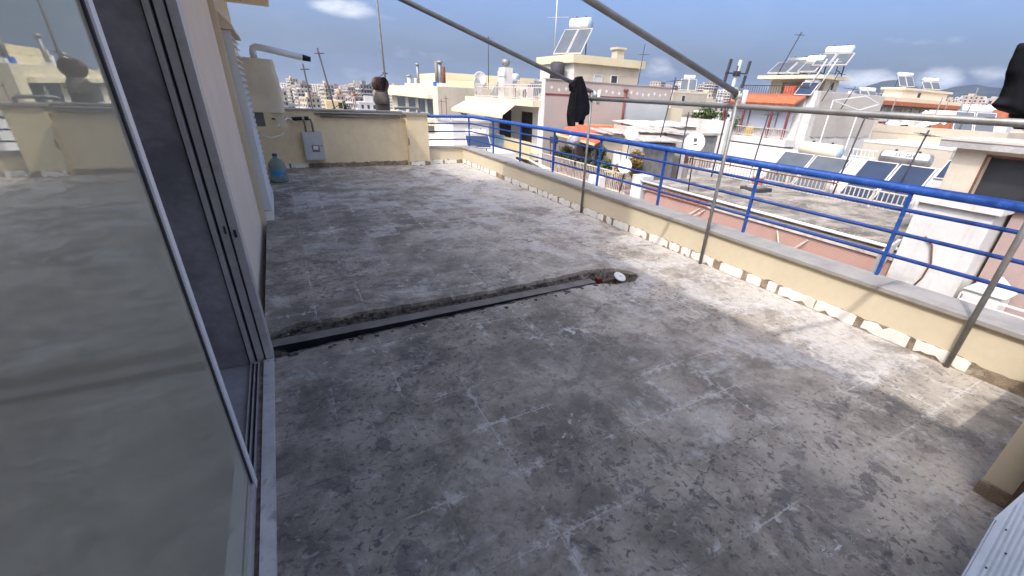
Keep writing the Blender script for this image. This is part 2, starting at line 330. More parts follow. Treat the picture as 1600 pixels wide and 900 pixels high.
# ------------------------------------------------------------------ mesh builder
class MB:
    def __init__(s): s.v = []; s.f = []; s.mi = []; s.sm = []; s.cur = 0
    def add(s, vs, fs, smooth=False):
        o = len(s.v); s.v += [Vector(v) for v in vs]
        for f in fs: s.f.append([o + i for i in f]); s.mi.append(s.cur); s.sm.append(smooth)
        return s
    def box(s, a, b, rot=None, piv=None):
        x0, y0, z0 = (min(a[i], b[i]) for i in range(3)); x1, y1, z1 = (max(a[i], b[i]) for i in range(3))
        vs = [Vector(p) for p in ((x0, y0, z0), (x1, y0, z0), (x1, y1, z0), (x0, y1, z0), (x0, y0, z1), (x1, y0, z1), (x1, y1, z1), (x0, y1, z1))]
        if rot is not None:
            pv = Vector(piv) if piv is not None else sum(vs, Vector()) / 8
            vs = [rot @ (v - pv) + pv for v in vs]
        return s.add(vs, [(0, 3, 2, 1), (4, 5, 6, 7), (0, 1, 5, 4), (1, 2, 6, 5), (2, 3, 7, 6), (3, 0, 4, 7)])
    def bar(s, p, q, w, h=None, up=(0, 0, 1)):
        """square bar from p to q"""
        p, q = Vector(p), Vector(q); h = h or w; d = (q - p).normalized(); u = Vector(up)
        if abs(d.dot(u)) > .95: u = Vector((1, 0, 0))
        a = d.cross(u).normalized() * (w / 2); b = a.cross(d).normalized() * (h / 2)
        vs = [p - a - b, p + a - b, p + a + b, p - a + b, q - a - b, q + a - b, q + a + b, q - a + b]
        return s.add(vs, [(0, 3, 2, 1), (4, 5, 6, 7), (0, 1, 5, 4), (1, 2, 6, 5), (2, 3, 7, 6), (3, 0, 4, 7)])
    def tube(s, pts, r, n=10, cap=True, r1=None):
        pts = [Vector(p) for p in pts]; k = len(pts); vs = []; fs = []
        pa = None
        for i, p in enumerate(pts):
            d = (pts[min(i + 1, k - 1)] - pts[max(i - 1, 0)]).normalized()
            if pa is None:
                u = Vector((0, 0, 1)) if abs(d.z) < .9 else Vector((1, 0, 0)); a = d.cross(u).normalized()
            else: a = (pa - d * pa.dot(d)).normalized()
            pa = a; b = d.cross(a); rr = r if r1 is None else r + (r1 - r) * i / (k - 1)
            for j in range(n):
                t = 2 * math.pi * j / n; vs.append(p + a * (rr * math.cos(t)) + b * (rr * math.sin(t)))
        for i in range(k - 1):
            for j in range(n): fs.append((i * n + j, i * n + (j + 1) % n, (i + 1) * n + (j + 1) % n, (i + 1) * n + j))
        s.add(vs, fs, True)
        if cap:
            o = len(s.v) - k * n
            s.f.append([o + j for j in range(n - 1, -1, -1)]); s.mi.append(s.cur); s.sm.append(False)
            s.f.append([o + (k - 1) * n + j for j in range(n)]); s.mi.append(s.cur); s.sm.append(False)
        return s
    def lathe(s, prof, c, n=20, axis=(0, 0, 1)):
        """profile of (radius, height) turned round an axis through c"""
        ax = Vector(axis).normalized(); q = Vector((0, 0, 1)).rotation_difference(ax); c = Vector(c); vs = []; fs = []
        for r, h in prof:
            for j in range(n):
                t = 2 * math.pi * j / n; vs.append(c + q @ Vector((r * math.cos(t), r * math.sin(t), h)))
        for i in range(len(prof) - 1):
            for j in range(n): fs.append((i * n + j, i * n + (j + 1) % n, (i + 1) * n + (j + 1) % n, (i + 1) * n + j))
        return s.add(vs, fs, True)
    def prism(s, poly, ext):
        """poly: list of 3d points, extruded by vector ext"""
        e = Vector(ext); n = len(poly); vs = [Vector(p) for p in poly] + [Vector(p) + e for p in poly]
        return s.add(vs, [tuple(range(n - 1, -1, -1)), tuple(range(n, 2 * n))] + [(i, (i + 1) % n, n + (i + 1) % n, n + i) for i in range(n)])
    def build(s, name, mats, parent=None, stuff=False):
        if not isinstance(mats, (list, tuple)): mats = [mats]
        org = Vector()
        q = parent
        while q is not None: org += q.location; q = q.parent
        me = bpy.data.meshes.new(name); me.from_pydata([v - org for v in s.v], [], s.f)
        for mt in mats: me.materials.append(mt)
        me.polygons.foreach_set('material_index', s.mi); me.polygons.foreach_set('use_smooth', s.sm)
        bm = bmesh.new(); bm.from_mesh(me); bmesh.ops.recalc_face_normals(bm, faces=bm.faces); bm.to_mesh(me); bm.free()
        o = bpy.data.objects.new(name, me); C.objects.link(o)
        if parent is not None: o.parent = parent
        if stuff: o['kind'] = 'stuff'
        return o
def tag(o, label, cat, group=None):
    o['label'] = label; o['category'] = cat
    if group: o['group'] = group
    return o
def thing(name, loc, label, cat, group=None):
    o = bpy.data.objects.new(name, None); C.objects.link(o); o.location = loc; o.empty_display_size = .1
    return tag(o, label, cat, group)
def struct(o): o['kind'] = 'structure'; return o
def box(name, a, b, mt, parent=None): return MB().box(a, b).build(name, mt, parent)
def copy_tree(o, parent=None):
    c = o.copy(); C.objects.link(c); c.parent = parent
    for ch in list(o.children): copy_tree(ch, c)
    return c
def wall_open(name, mt, parent, plane, c0, u0, u1, z0, z1, thick, holes):
    """wall in plane x=c0 or y=c0 with rectangular holes (u0,u1,z0,z1), real thickness (towards +)"""
    us = sorted({u0, u1, *[h[0] for h in holes], *[h[1] for h in holes]}); zs = sorted({z0, z1, *[h[2] for h in holes], *[h[3] for h in holes]})
    b = MB()
    for i in range(len(us) - 1):
        for j in range(len(zs) - 1):
            um, zm = (us[i] + us[i + 1]) / 2, (zs[j] + zs[j + 1]) / 2
            if any(h[0] < um < h[1] and h[2] < zm < h[3] for h in holes): continue
            if plane == 'x': b.box((c0, us[i], zs[j]), (c0 + thick, us[i + 1], zs[j + 1]))
            else: b.box((us[i], c0, zs[j]), (us[i + 1], c0 + thick, zs[j + 1]))
    return b.build(name, mt, parent)

# ================================================================== THE TERRACE
XP, XR, YF = 3.753, 4.01, 10.215      # parapet face, railing line, far wall face
rnd = random.Random(3)
# ---- floor: mortar bed with a tile bed on it
TR = (-0.345, 2.90, 2.64, 3.20)       # chased rectangle around the pipe trench
fb = MB()
for a, b_ in (((-.345, -1.2), (XP, TR[2])), ((-.345, TR[3]), (XP, YF)), ((TR[1], TR[2]), (XP, TR[3]))):
    fb.add([(a[0], a[1], -.0018), (b_[0], a[1], -.0018), (b_[0], b_[1], -.0018), (a[0], b_[1], -.0018)], [(0, 1, 2, 3)])
floor = struct(fb.build('terrace_floor', M['bed']))
floor['label'] = 'grey terrace floor with the tiles lifted'
tiles = []
x_edges = [1.025 + .345 * k for k in range(-4, 9)]; y_edges = [1.565 + .345 * k for k in range(-8, 27)]
for j in range(len(y_edges) - 1):
    for i in range(len(x_edges) - 1):
        x0, x1, y0, y1 = max(x_edges[i], -.345), min(x_edges[i + 1], XP), max(y_edges[j], -1.2), min(y_edges[j + 1], YF)
        if x1 - x0 < .01 or y1 - y0 < .01: continue
        rects = [(x0, x1, y0, y1)]
        if x0 < TR[1] and x1 > TR[0] and y0 < TR[3] and y1 > TR[2]:
            rects = []
            if y0 < TR[2]: rects.append((x0, x1, y0, TR[2]))
            if y1 > TR[3]: rects.append((x0, x1, TR[3], y1))
            ya, yb = max(y0, TR[2]), min(y1, TR[3])
            if x1 > TR[1]: rects.append((max(x0, TR[1]), x1, ya, yb))
        tiles += [r for r in rects if r[1] - r[0] > .012 and r[3] - r[2] > .012]
def tile_mesh(b, r):
    g = .0011; x0, x1, y0, y1 = r[0] + g, r[1] - g, r[2] + g, r[3] - g
    z = rnd.uniform(-.0003, .0008); tz = [z + rnd.uniform(-.0005, .0006) for _ in range(4)]
    b.add([(x0, y0, -.003), (x1, y0, -.003), (x1, y1, -.003), (x0, y1, -.003), (x0, y0, tz[0]), (x1, y0, tz[1]), (x1, y1, tz[2]), (x0, y1, tz[3])],
          [(4, 5, 6, 7), (0, 1, 5, 4), (1, 2, 6, 5), (2, 3, 7, 6), (3, 0, 4, 7)])
tiles.sort(key=lambda r: math.hypot((r[0] + r[1]) / 2, (r[2] + r[3]) / 2) - (3 if (r[2] + r[3]) / 2 > .1 else 0))
rest = MB()
for k, r in enumerate(tiles):
    if k < 299: b = MB(); tile_mesh(b, r); b.build('tile', M['tile'], floor)
    else: tile_mesh(rest, r)
if rest.v: rest.build('tile_remainder', M['tile'], floor, stuff=True)
# ---- trench
def interp(tab, x):
    for (xa, ya), (xb, yb) in zip(tab, tab[1:]):
        if x <= xb: return ya + (yb - ya) * max(0, (x - xa)) / (xb - xa)
    return tab[-1][1]
up_tab = [(-.345, 3.05), (-.2, 3.12), (-.1, 3.16), (.1, 3.125), (.27, 3.15), (.65, 3.13), (1.14, 3.125), (1.56, 3.12), (2.13, 3.155), (2.4, 3.18), (2.6, 3.165), (2.75, 3.10), (2.84, 2.99), (2.86, 2.90)]
lo_tab = [(-.345, 2.685), (-.2, 2.72), (0, 2.745), (.3, 2.765), (.87, 2.785), (1.4, 2.81), (2.1, 2.855), (2.35, 2.85), (2.5, 2.77), (2.7, 2.75), (2.8, 2.82), (2.86, 2.90)]
rb = random.Random(5)
N = 150; xs = [-.345 + (2.86 + .345) * i / N for i in range(N + 1)]
yu = [interp(up_tab, x) + (noise.noise((x * 9, 0, 0)) * .022 + noise.noise((x * 31, 4, 0)) * .012) * (1 if x < 2.8 else 0) for x in xs]
yl = [interp(lo_tab, x) + (noise.noise((x * 11, 7, 0)) * .020 + noise.noise((x * 37, 9, 0)) * .010) * (1 if x < 2.8 else 0) for x in xs]
rim = MB()      # broken floor edge round the trench, with its thickness
for ys, yo in ((yu, TR[3]), (yl, TR[2])):
    for i in range(N):
        a, b_ = xs[i], xs[i + 1]
        rim.add([(a, ys[i], .0), (b_, ys[i + 1], .0), (b_, yo, .0), (a, yo, .0), (a, ys[i], -.05), (b_, ys[i + 1], -.05)], [(0, 1, 2, 3), (0, 4, 5, 1)])
rim.add([(2.86, TR[2], 0), (TR[1], TR[2], 0), (TR[1], TR[3], 0), (2.86, TR[3], 0)], [(0, 1, 2, 3)])
rim.build('trench_rim', M['tile'], floor)
tb = MB(); K = 26
for i in range(N + 1):
    for k in range(K + 1):
        t = k / K; y = yl[i] + (yu[i] - yl[i]) * t; x = xs[i]
        z = -.045 - .012 * math.sin(math.pi * t) + noise.noise((x * 14, y * 14, 1)) * .024 + noise.noise((x * 45, y * 45, 3)) * .016
        slot = interp(lo_tab, x) + .068 + noise.noise((x * 7, 2, 9)) * .022 + noise.noise((x * 25, 2, 9)) * .010
        if y < slot: z = -.010 - .01 * (y - yl[i]) / .05 + noise.noise((x * 22, y * 22, 7)) * .010
        elif y < 2.93 + .03 * min(1, max(0, (x - 1) / 1.2)) and -.235 < x < 2.36: z = -.085 + noise.noise((x * 20, y * 20, 5)) * .008
        e = min(t, 1 - t) * K
        if e < 1: z = -.036 + noise.noise((x * 30, y * 30, 2)) * .012
        tb.v.append(Vector((x, y, z)))
for i in range(N):
    for k in range(K):
        o = i * (K + 1) + k; tb.f.append([o, o + K + 1, o + K + 2, o + 1]); tb.mi.append(0); tb.sm.append(False)
trench = tb.build('trench_bed', M['rubble'], floor)
# dusty conduit lying in the trench, the slot's shade painted as its black face
cb = MB(); segs = 40
for i in range(segs):
    xa, xb = -.33 + 2.70 * i / segs, -.33 + 2.70 * (i + 1) / segs
    def cy(x): return 2.945 + .025 * max(0, (x - .6)) / 1.6 + noise.noise((x * 6, 20, 0)) * .004
    ya, yb = cy(xa), cy(xb); w = .055; zt = -.016
    ja, jb = noise.noise((xa * 25, 3, 3)) * .005, noise.noise((xb * 25, 3, 3)) * .005
    cb.cur = 0; cb.add([(xa, ya - w + ja, zt), (xb, yb - w + jb, zt), (xb, yb + w, zt - .004), (xa, ya + w, zt - .004)], [(0, 1, 2, 3)])
    cb.cur = 0; cb.add([(xa, ya + w, zt - .004), (xb, yb + w, zt - .004), (xb, yb + w + .01, -.06), (xa, ya + w + .01, -.06)], [(0, 1, 2, 3)])
    cb.cur = 1; cb.add([(xa, ya - w + ja, zt), (xb, yb - w + jb, zt), (xb, yb - w + .006, -.09), (xa, ya - w + .006, -.09)], [(3, 2, 1, 0)])
tag(cb.build('buried_conduit', [M['conduit'], M['slotshade']]), 'dusty grey conduit with a side painted black as slot shade lying in the trench in the terrace floor', 'conduit')
chip = MB()
for _ in range(170):
    x = rb.uniform(-.3, 2.8); 
    y = interp(up_tab, x) - abs(rb.gauss(.03, .03)) if rb.random() < .7 else interp(lo_tab, x) - rb.uniform(-.01, .06)
    s_ = rb.uniform(.004, .014); z = -.03 if y > 2.99 else .0
    if 2.85 < y < 2.99 and x < 2.4: continue
    q = Matrix.Rotation(rb.uniform(0, 3), 3, 'Z') @ Matrix.Rotation(rb.uniform(0, 1), 3, 'X')
    chip.box((x - s_, y - s_ * .7, z - s_ * .3), (x + s_, y + s_ * .7, z + s_ * .7), q)
ch = chip.build('rubble_chips', M['rubble']); ch['kind'] = 'stuff'; tag(ch, 'small brown mortar crumbs strewn along the trench', 'rubble')
# fittings at the end of the trench
v = thing('valve_fitting', (2.44, 2.97, -.03), 'small red and dark pipe fitting sticking out of the trench end', 'fitting')
b = MB(); b.box((2.405, 2.935, -.035), (2.46, 2.985, -.012)); b.box((2.40, 2.93, -.008), (2.455, 2.975, .003)); b.build('red_block', M['redvalve'], v)
b = MB(); b.tube([(2.49, 2.96, -.05), (2.488, 2.955, .055)], .011); b.tube([(2.462, 2.99, -.04), (2.47, 2.985, .03)], .009); b.tube([(2.52, 3.0, -.05), (2.54, 3.03, .05), (2.55, 3.04, .07)], .008); b.build('dark_stub', M['cable'], v)
b = MB(); b.box((2.44, 2.905, -.07), (2.60, 2.955, -.012)); b.build('clay_socket', M['bark'], v)
dl = MB(); n_ax = Vector((.10, -.42, .9)); dl.lathe([(.001, .006), (.050, .006), (.060, .003), (.062, -.004), (.0, -.004)], (2.615, 2.875, .02), 28, n_ax); dl.lathe([(.012, .012), (.012, .006)], (2.615, 2.875, .02), 10, n_ax)
tag(dl.build('drain_lid', M['pvc']), 'round white plastic drain lid leaning at the end of the trench', 'drain lid')

# ---- low parapet on the street side
par = thing('parapet', (XP, 5, 0), 'low cream parapet along the street edge with a grey marble coping', 'parapet')
pw = MB(); pw.box((XP, -1.2, -.35), (4.02, YF - .002, .345)); pw.build('wall', M['cream'], par)
y = -1.2
while y < YF + .1:
    L = 1.235; y2 = min(y + L - .004, YF + .12); dz = rb.uniform(-.0015, .0015)
    MB().box((XP - .028, y, .3465), (4.036, y2, .374 + dz)).build('coping_slab', M['coping'], par); y += L
def skirt_piece(p, u, n, L, h, parent, seed):
    """broken white skirting tile: ragged outline, 9 mm proud of the wall"""
    r = random.Random(seed); k = 7; top = []; bot = []
    tl, tr_ = r.uniform(.0, .03), r.uniform(.0, .03)
    for i in range(k + 1):
        t = i / k; x = tl * 1 + (L - tl - tr_) * t
        ed = min(t, 1 - t) * 2
        top.append((x + r.uniform(-.006, .006), h * (1 - .16 * (1 - min(1, ed * 3)) * r.random()) - (r.uniform(.0, .025) if r.random() < .12 else 0) + r.uniform(-.004, .004)))
        bot.append((x + r.uniform(-.006, .006), .004 + (r.uniform(.01, .035) if r.random() < .22 else 0)))
    pts = bot + top[::-1]
    poly = [Vector(p) + Vector(u) * a + Vector((0, 0, 1)) * z for a, z in pts]
    MB().prism(poly, Vector(n) * .009).build('skirting_tile', M['skirt'], parent)
def base_strip(p, u, n, L, parent, h=.088, seed=1):
    """rough brown mortar band where the skirting has come off: uneven relief"""
    b = MB(); k = int(L / .035); r = random.Random(seed)
    prof = [(.0, .0), (.0, .005), (h * .5, .004), (h + .004, -.0005)]
    rows = []
    for i in range(k + 1):
        a = L * i / k; q = Vector(p) + Vector(u) * a; row = []
        for j, zz in enumerate((0, h * .35, h * .7, h + r.uniform(-.012, .016))):
            d = (.012, .007, .004, .0015)[j] + (r.uniform(-.004, .004) if j < 3 else 0)
            row.append(q + Vector(n) * max(d, .0012) + Vector((0, 0, zz)))
        rows.append(row)
    for i in range(k):
        for j in range(3): b.add([rows[i][j], rows[i + 1][j], rows[i + 1][j + 1], rows[i][j + 1]], [(0, 1, 2, 3)])
    b.build('mortar_band', M['brokenbase'], parent)
def skirting(p, u, n, L, parent, seed, gap=.10):
    base_strip(p, u, n, L, parent, seed=seed); r = random.Random(seed); a = .02
    while a < L - .15:
        w = .335
        if r.random() > gap:
            ln = w - r.uniform(-.006, .02)
            if r.random() < .25:
                c = r.uniform(.4, .65); skirt_piece(Vector(p) + Vector(u) * a + Vector(n) * .004, u, n, ln * c - .012, .093, parent, r.random()); skirt_piece(Vector(p) + Vector(u) * (a + ln * c + .01) + Vector(n) * .004, u, n, ln * (1 - c) - .01, .088, parent, r.random())
            else: skirt_piece(Vector(p) + Vector(u) * a + Vector(n) * .004, u, n, ln, .094, parent, r.random())
        a += w + .012
skirting((XP, -.1, 0), (0, 1, 0), (-1, 0, 0), YF + .1, par, 12, .03)

# ---- far wall: high part, pillar, low part
fw = thing('end_wall', (1.2, YF, 0), 'cream wall across the far end of the terrace with a square pillar', 'wall')
b = MB(); b.box((-.6, YF, -.35), (2.44, YF + .2, 1.085)); b.build('wall', M['cream_worn'], fw)
b = MB(); b.box((2.44, YF - .15, -.35), (2.90, YF + .25, 1.06)); b.build('pillar', M['cream_worn'], fw)
b = MB(); b.box((2.39, YF - .19, 1.062), (2.95, YF + .29, 1.10)); b.build('pillar_cap', M['coping'], fw)
b = MB(); b.box((-.6, YF - .03, 1.087), (2.388, YF + .23, 1.115)); b.build('coping_slab', M['coping'], fw)
b = MB(); b.box((2.902, YF, -.35), (4.10, YF + .2, .345)); b.build('low_wall', M['cream'], fw)
b = MB(); b.box((2.902, YF - .028, .3475), (4.14, YF + .235, .3765)); b.build('coping_slab', M['coping'], fw)
b = MB()
nb = 26
for i in range(nb):                       # chipped render patch on the pillar corner
    pass
b.prism([(2.436, YF - .152, .44), (2.436, YF - .152, .60), (2.462, YF - .152, .57), (2.47, YF - .152, .50), (2.455, YF - .152, .43)], (0, -.003, 0)); b.build('chipped_patch', M['brokenbase'], fw)
skirting((-.3, YF, 0), (1, 0, 0), (0, -1, 0), 2.72, fw, 23, .55)
skirting((2.44, YF - .15, 0), (1, 0, 0), (0, -1, 0), .46, fw, 27, .1)
skirting((2.90, YF, 0), (1, 0, 0), (0, -1, 0), .85, fw, 29, .1)
# pipes under the coping of the far wall
wp = thing('wall_pipes', (1.2, YF - .06, 1.0), 'two grey conduits running along the top of the far cream wall', 'pipe')
MB().tube([(.66, YF - .05, 1.045), (2.32, YF - .05, 1.05), (2.37, YF - .05, 1.03), (2.38, YF - .05, .99)], .024).build('conduit', M['galv'], wp)
MB().tube([(.76, YF - .045, .985), (2.33, YF - .045, .99)], .02).build('conduit', M['galv'], wp)
MB().tube([(2.24, YF + .02, 1.16), (2.30, YF - .0, 1.19), (2.72, YF + .0, 1.185), (2.76, YF, 1.15), (2.76, YF, 1.10)], .03).build('conduit', M['galv'], wp)
# ---- meter box with its pipes
mb_ = thing('meter_box', (.54, YF - .16, .16), 'pale grey meter box with a small window on the far cream wall', 'meter box')
b = MB(); b.box((.36, YF - .16, .165), (.72, YF - .004, .70)); b.build('case', M['boxgrey'], mb_)
b = MB(); b.box((.372, YF - .172, .178), (.708, YF - .162, .688)); b.build('door', M['boxgrey'], mb_)
b = MB(); b.box((.50, YF - .177, .33), (.64, YF - .173, .46)); b.build('window_frame', M['cable'], mb_)
b = MB(); b.box((.525, YF - .181, .375), (.615, YF - .178, .445)); b.build('window', M['dish'], mb_)
b = MB(); b.tube([(.685, YF - .172, .45), (.685, YF - .19, .45)], .012); b.build('lock', M['iron'], mb_)
b = MB(); b.tube([(.45, YF - .1, .702), (.45, YF - .1, .88), (.43, YF - .09, .93)], .018); b.build('pipe', M['cable'], mb_)
b = MB(); b.tube([(.58, YF - .1, .702), (.58, YF - .1, .86), (.565, YF - .09, .93), (.50, YF - .08, .945)], .018); b.build('pipe', M['cable'], mb_)
b = MB(); b.tube([(.24, YF - .08, .935), (.42, YF - .08, .945)], .035); b.tube([(.46, YF - .08, .947), (.54, YF - .08, .95)], .038); b.tube([(-.1, YF - .08, .93), (.24, YF - .08, .935)], .014); b.build('valve', M['black'], mb_)
hs = MB(); hs.tube([(-.02, 9.2, .86), (.06, 9.5, .93), (.17, 9.9, .96), (.24, YF - .1, .93), (.27, YF - .1, .86)], .014, 8); hs.tube([(-.3, 9.3, .72), (-.16, 9.6, .64), (.02, 9.9, .66), (.1, YF - .05, .72)], .011, 8)
tag(hs.build('hose', M['pvc']), 'white hose looping from the covered boiler to the valve on the far wall', 'hose')
# ---- water bottle
jg = thing('water_bottle', (-.155, 8.78, 0), 'big green plastic water bottle standing by the shutter on the left', 'bottle')
b = MB(); b.lathe([(.001, .002), (.115, .002), (.132, .02), (.132, .12), (.126, .135), (.132, .15), (.132, .25), (.128, .275), (.128, .285), (.115, .32), (.075, .37), (.038, .395), (.034, .43), (.034, .44)], (-.155, 8.78, 0), 28); b.build('body', M['jug'], jg)
b = MB(); b.lathe([(.0, .47), (.036, .468), (.04, .44), (.036, .425)], (-.155, 8.78, 0), 20); b.build('cap', M['jugcap'], jg)
b = MB(); n = 8
vs = []
for i in range(n + 1):
    t = R(-130) + R(70) * i / n
    for z in (.115, .215): vs.append((-.155 + .1345 * math.cos(t), 8.78 + .1345 * math.sin(t), z))
b.add(vs, [(2 * i, 2 * i + 2, 2 * i + 3, 2 * i + 1) for i in range(n)], True); b.build('label', M['juglabel'], jg)

# ---- blue railing
rl = thing('railing', (XR, 5, .37), 'blue painted metal railing with a thick handrail along the parapet', 'railing')
b = MB(); pts = [(XR, -1.2, 1.055), (XR, 10.15, 1.04), (XR - .03, 10.27, 1.035), (XR - .13, 10.32, 1.035), (2.90, 10.33, 1.025)]; b.tube(pts, .033, 16); b.build('handrail', M['blue'], rl)
for z in (.905, .73, .555):
    b = MB(); b.tube([(XR, -1.2, z), (XR, 10.2, z - .02), (XR - .02, 10.30, z - .02), (XR - .12, 10.33, z - .022), (2.90, 10.33, z - .03)], .0145, 10); b.build('bar', M['bluedark'], rl)
for y in (-1.1, .15, 1.41, 2.66, 3.915, 5.2, 6.48, 7.72, 9.0):
    b = MB(); b.box((XR - .016, y - .010, .372), (XR + .016, y + .010, 1.03)); b.build('post', M['blue'], rl)
for x in (XR - .04, 2.925):
    b = MB(); b.box((x - .013, 10.31, .375), (x + .013, 10.35, 1.02)); b.build('post', M['blue'], rl)

# ---- pipe frame for the awning: three poles, cross bar, three rising pipes
pf = thing('awning_pipe_frame', (3.72, 2.8, 0), 'grey galvanised pipe frame standing along the parapet', 'pipe frame')
for (x, y, zt) in ((3.725, 5.14, 1.62), (3.70, 2.85, 1.66), (3.715, .71, 1.66)):
    b = MB(); b.tube([(x, y, .004), (x, y, zt)], .0175, 14); b.build('pole', M['galv'], pf)
b = MB(); b.tube([(3.715, 5.25, 1.545), (3.71, 2.8, 1.543), (3.71, -1.6, 1.515)], .0235, 14); b.build('cross_bar', M['galv'], pf)
for (x, y, sl) in ((3.86, 5.17, -.300), (3.76, 2.87, -.289), (3.80, .75, -.29)):
    z0 = {5.17: 1.59, 2.87: 1.632, .75: 1.62}[y]
    b = MB(); b.tube([(x, y, z0), (-.37, y, z0 + sl * (-.37 - x))], .025, 14); b.build('rising_pipe', M['galv'], pf)
for (x, y, z) in ((3.79, 5.17, 1.60), (3.72, 2.87, 1.63), (3.74, .75, 1.62)):
    b = MB(); b.tube([(x + .05, y - .03, z - .12), (x + .05, y - .03, z + .05)], .022, 10); b.lathe([(.038, -.03), (.042, 0), (.038, .03), (.0, .03)], (x - .02, y, z), 14, (1, 0, -.3)); b.build('clamp', M['pvc'], pf)

# ---- black garments hung over pipes
def garment(name, label, pts_list, yplane, thick, seed):
    t0 = HY(*pts_list[0][0], yplane); root = thing(name, (t0.x, yplane, t0.z), label, 'garment')
    for nm, pts in zip(('body', 'sleeve', 'sleeve', 'sleeve'), pts_list):
        P = [HY(px, py, yplane) for px, py in pts]
        zs = [p.z for p in P]; zt, zb = max(zs), min(zs); rows = 34; cols = 26; b = MB(); n = len(P)
        def span(z):
            xs_ = []
            for i in range(n):
                a, c = P[i], P[(i + 1) % n]
                if (a.z - z) * (c.z - z) < 0: xs_.append(a.x + (c.x - a.x) * (z - a.z) / (c.z - a.z))
            return (min(xs_), max(xs_)) if len(xs_) > 1 else None
        grid = []
        for i in range(rows + 1):
            z = zt + (zb - zt) * (.004 + .992 * i / rows); sp = span(z)
            if sp is None: continue
            row = []
            for j in range(cols):
                t = 2 * math.pi * j / cols; u = math.cos(t); x = (sp[0] + sp[1]) / 2 + (sp[1] - sp[0]) / 2 * u
                dep = thick * (abs(math.sin(t)) ** .6) * (1 if math.sin(t) > 0 else -1)
                fold = noise.noise((x * 16 + seed, z * 2.2, seed)) * .034 + noise.noise((x * 42, z * 6, seed)) * .010
                row.append((x, yplane + dep + fold * (abs(math.sin(t)) ** .5), z))
            grid.append(row)
        vs = [p for r_ in grid for p in r_]; fs = []
        for i in range(len(grid) - 1):
            for j in range(cols): fs.append((i * cols + j, i * cols + (j + 1) % cols, (i + 1) * cols + (j + 1) % cols, (i + 1) * cols + j))
        b.add(vs, fs, True); b.add(grid[0], [tuple(range(cols))]); b.add(grid[-1], [tuple(range(cols))]); b.build(nm, M['cloth'], root)
def cr(pts, ox=860, oy=80, k=140 / 900): return [(ox + x * k, oy + y * k) for x, y in pts]
garment('black_jumper', 'black jumper draped over the far rising pipe in front of the grey wall', [
    cr([(250, 266), (298, 250), (335, 300), (362, 400), (384, 520), (396, 620), (345, 655), (330, 690), (296, 694), (270, 716), (246, 706), (232, 690), (180, 690), (172, 640), (178, 560), (205, 430), (240, 330)]),
    cr([(172, 640), (182, 560), (262, 560), (250, 690), (240, 700), (237, 752), (188, 754)]), cr([(285, 600), (350, 600), (344, 660), (325, 690), (322, 735), (298, 738), (294, 690)]),
    cr([(240, 285), (208, 305), (194, 350), (212, 405), (236, 380), (250, 330)])], 5.17, .055, 3)
garment('black_cloth', 'black cloth hanging over the near end of the cross bar at the right edge', [
    [(1603, 70), (1592, 92), (1584, 110), (1578, 132), (1570, 152), (1559, 165), (1566, 172), (1587, 174), (1588, 196), (1600, 203), (1612, 200), (1616, 120), (1612, 66)]], 1.06, .05, 9)

# ================================================================== THE HOUSE ON THE LEFT
hs_ = thing('home_building', (-.4, 4, 0), 'cream walled top floor of the building on the left with its glass door', 'building')
XW = -.40
box('wall', (XW - .2, 2.80, -.3), (XW, 6.02, 2.75), M['pinkcream'], hs_)
box('pilaster', (XW - .2, 6.02, -.3), (-.345, 6.13, 2.75), M['cream'], hs_)
box('wall', (XW - .2, 6.13, -.3), (XW, YF - .003, 2.75), M['cream'], hs_)
box('lintel_wall', (XW - .2, -8, 2.32), (XW, 2.80, 2.75), M['pinkcream'], hs_)
box('wall', (XW - .2, -8, -.3), (XW, -3.2, 2.32), M['pinkcream'], hs_)
box('roof_slab', (-12, -8, 2.752), (.22, 10.25, 2.95), M['cream'], hs_)
b = MB(); b.box((.02, -8, 2.952), (.22, 10.25, 4.15)); b.box((-12, 10.05, 2.952), (.018, 10.25, 4.15)); b.build('roof_parapet', M['cream'], hs_)  # unseen; height set so its shadow edge falls along the floor
b = MB(); b.box((-5.5, 1.66, 2.952), (-1.0, 5.40, 7.75)); b.build('shade_block', M['cream'], hs_)  # unseen block added on the roof to shade the street parapet
box('lower_storeys', (-12, -8, -21), (4.05, 10.4, -.36), M['cream'], hs_)
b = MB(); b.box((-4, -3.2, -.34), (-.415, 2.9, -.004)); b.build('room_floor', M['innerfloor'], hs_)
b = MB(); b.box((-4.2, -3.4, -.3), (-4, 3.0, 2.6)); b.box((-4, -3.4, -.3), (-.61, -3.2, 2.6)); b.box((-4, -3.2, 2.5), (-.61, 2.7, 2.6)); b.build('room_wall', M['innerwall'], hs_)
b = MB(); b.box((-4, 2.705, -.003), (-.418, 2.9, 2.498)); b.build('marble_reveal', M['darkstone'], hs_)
# sill and tracks of the sliding door
b = MB(); b.box((-.338, -3.2, -.02), (-.288, 2.67, .028)); b.build('sill_strip', M['sill'], hs_)
b = MB(); b.box((-.362, -3.2, -.02), (-.340, 2.67, .006)); b.build('gritty_channel', M['sillgrit'], hs_)
for xa in (-.368, -.388, -.408):
    b = MB(); b.box((xa, -3.2, -.02), (xa + .006, 2.68, .024)); b.build('track_rail', M['alu'], hs_)
b = MB(); b.box((-.414, -3.2, -.02), (-.362, 2.68, .004)); b.build('track_bed', M['aludark'], hs_)
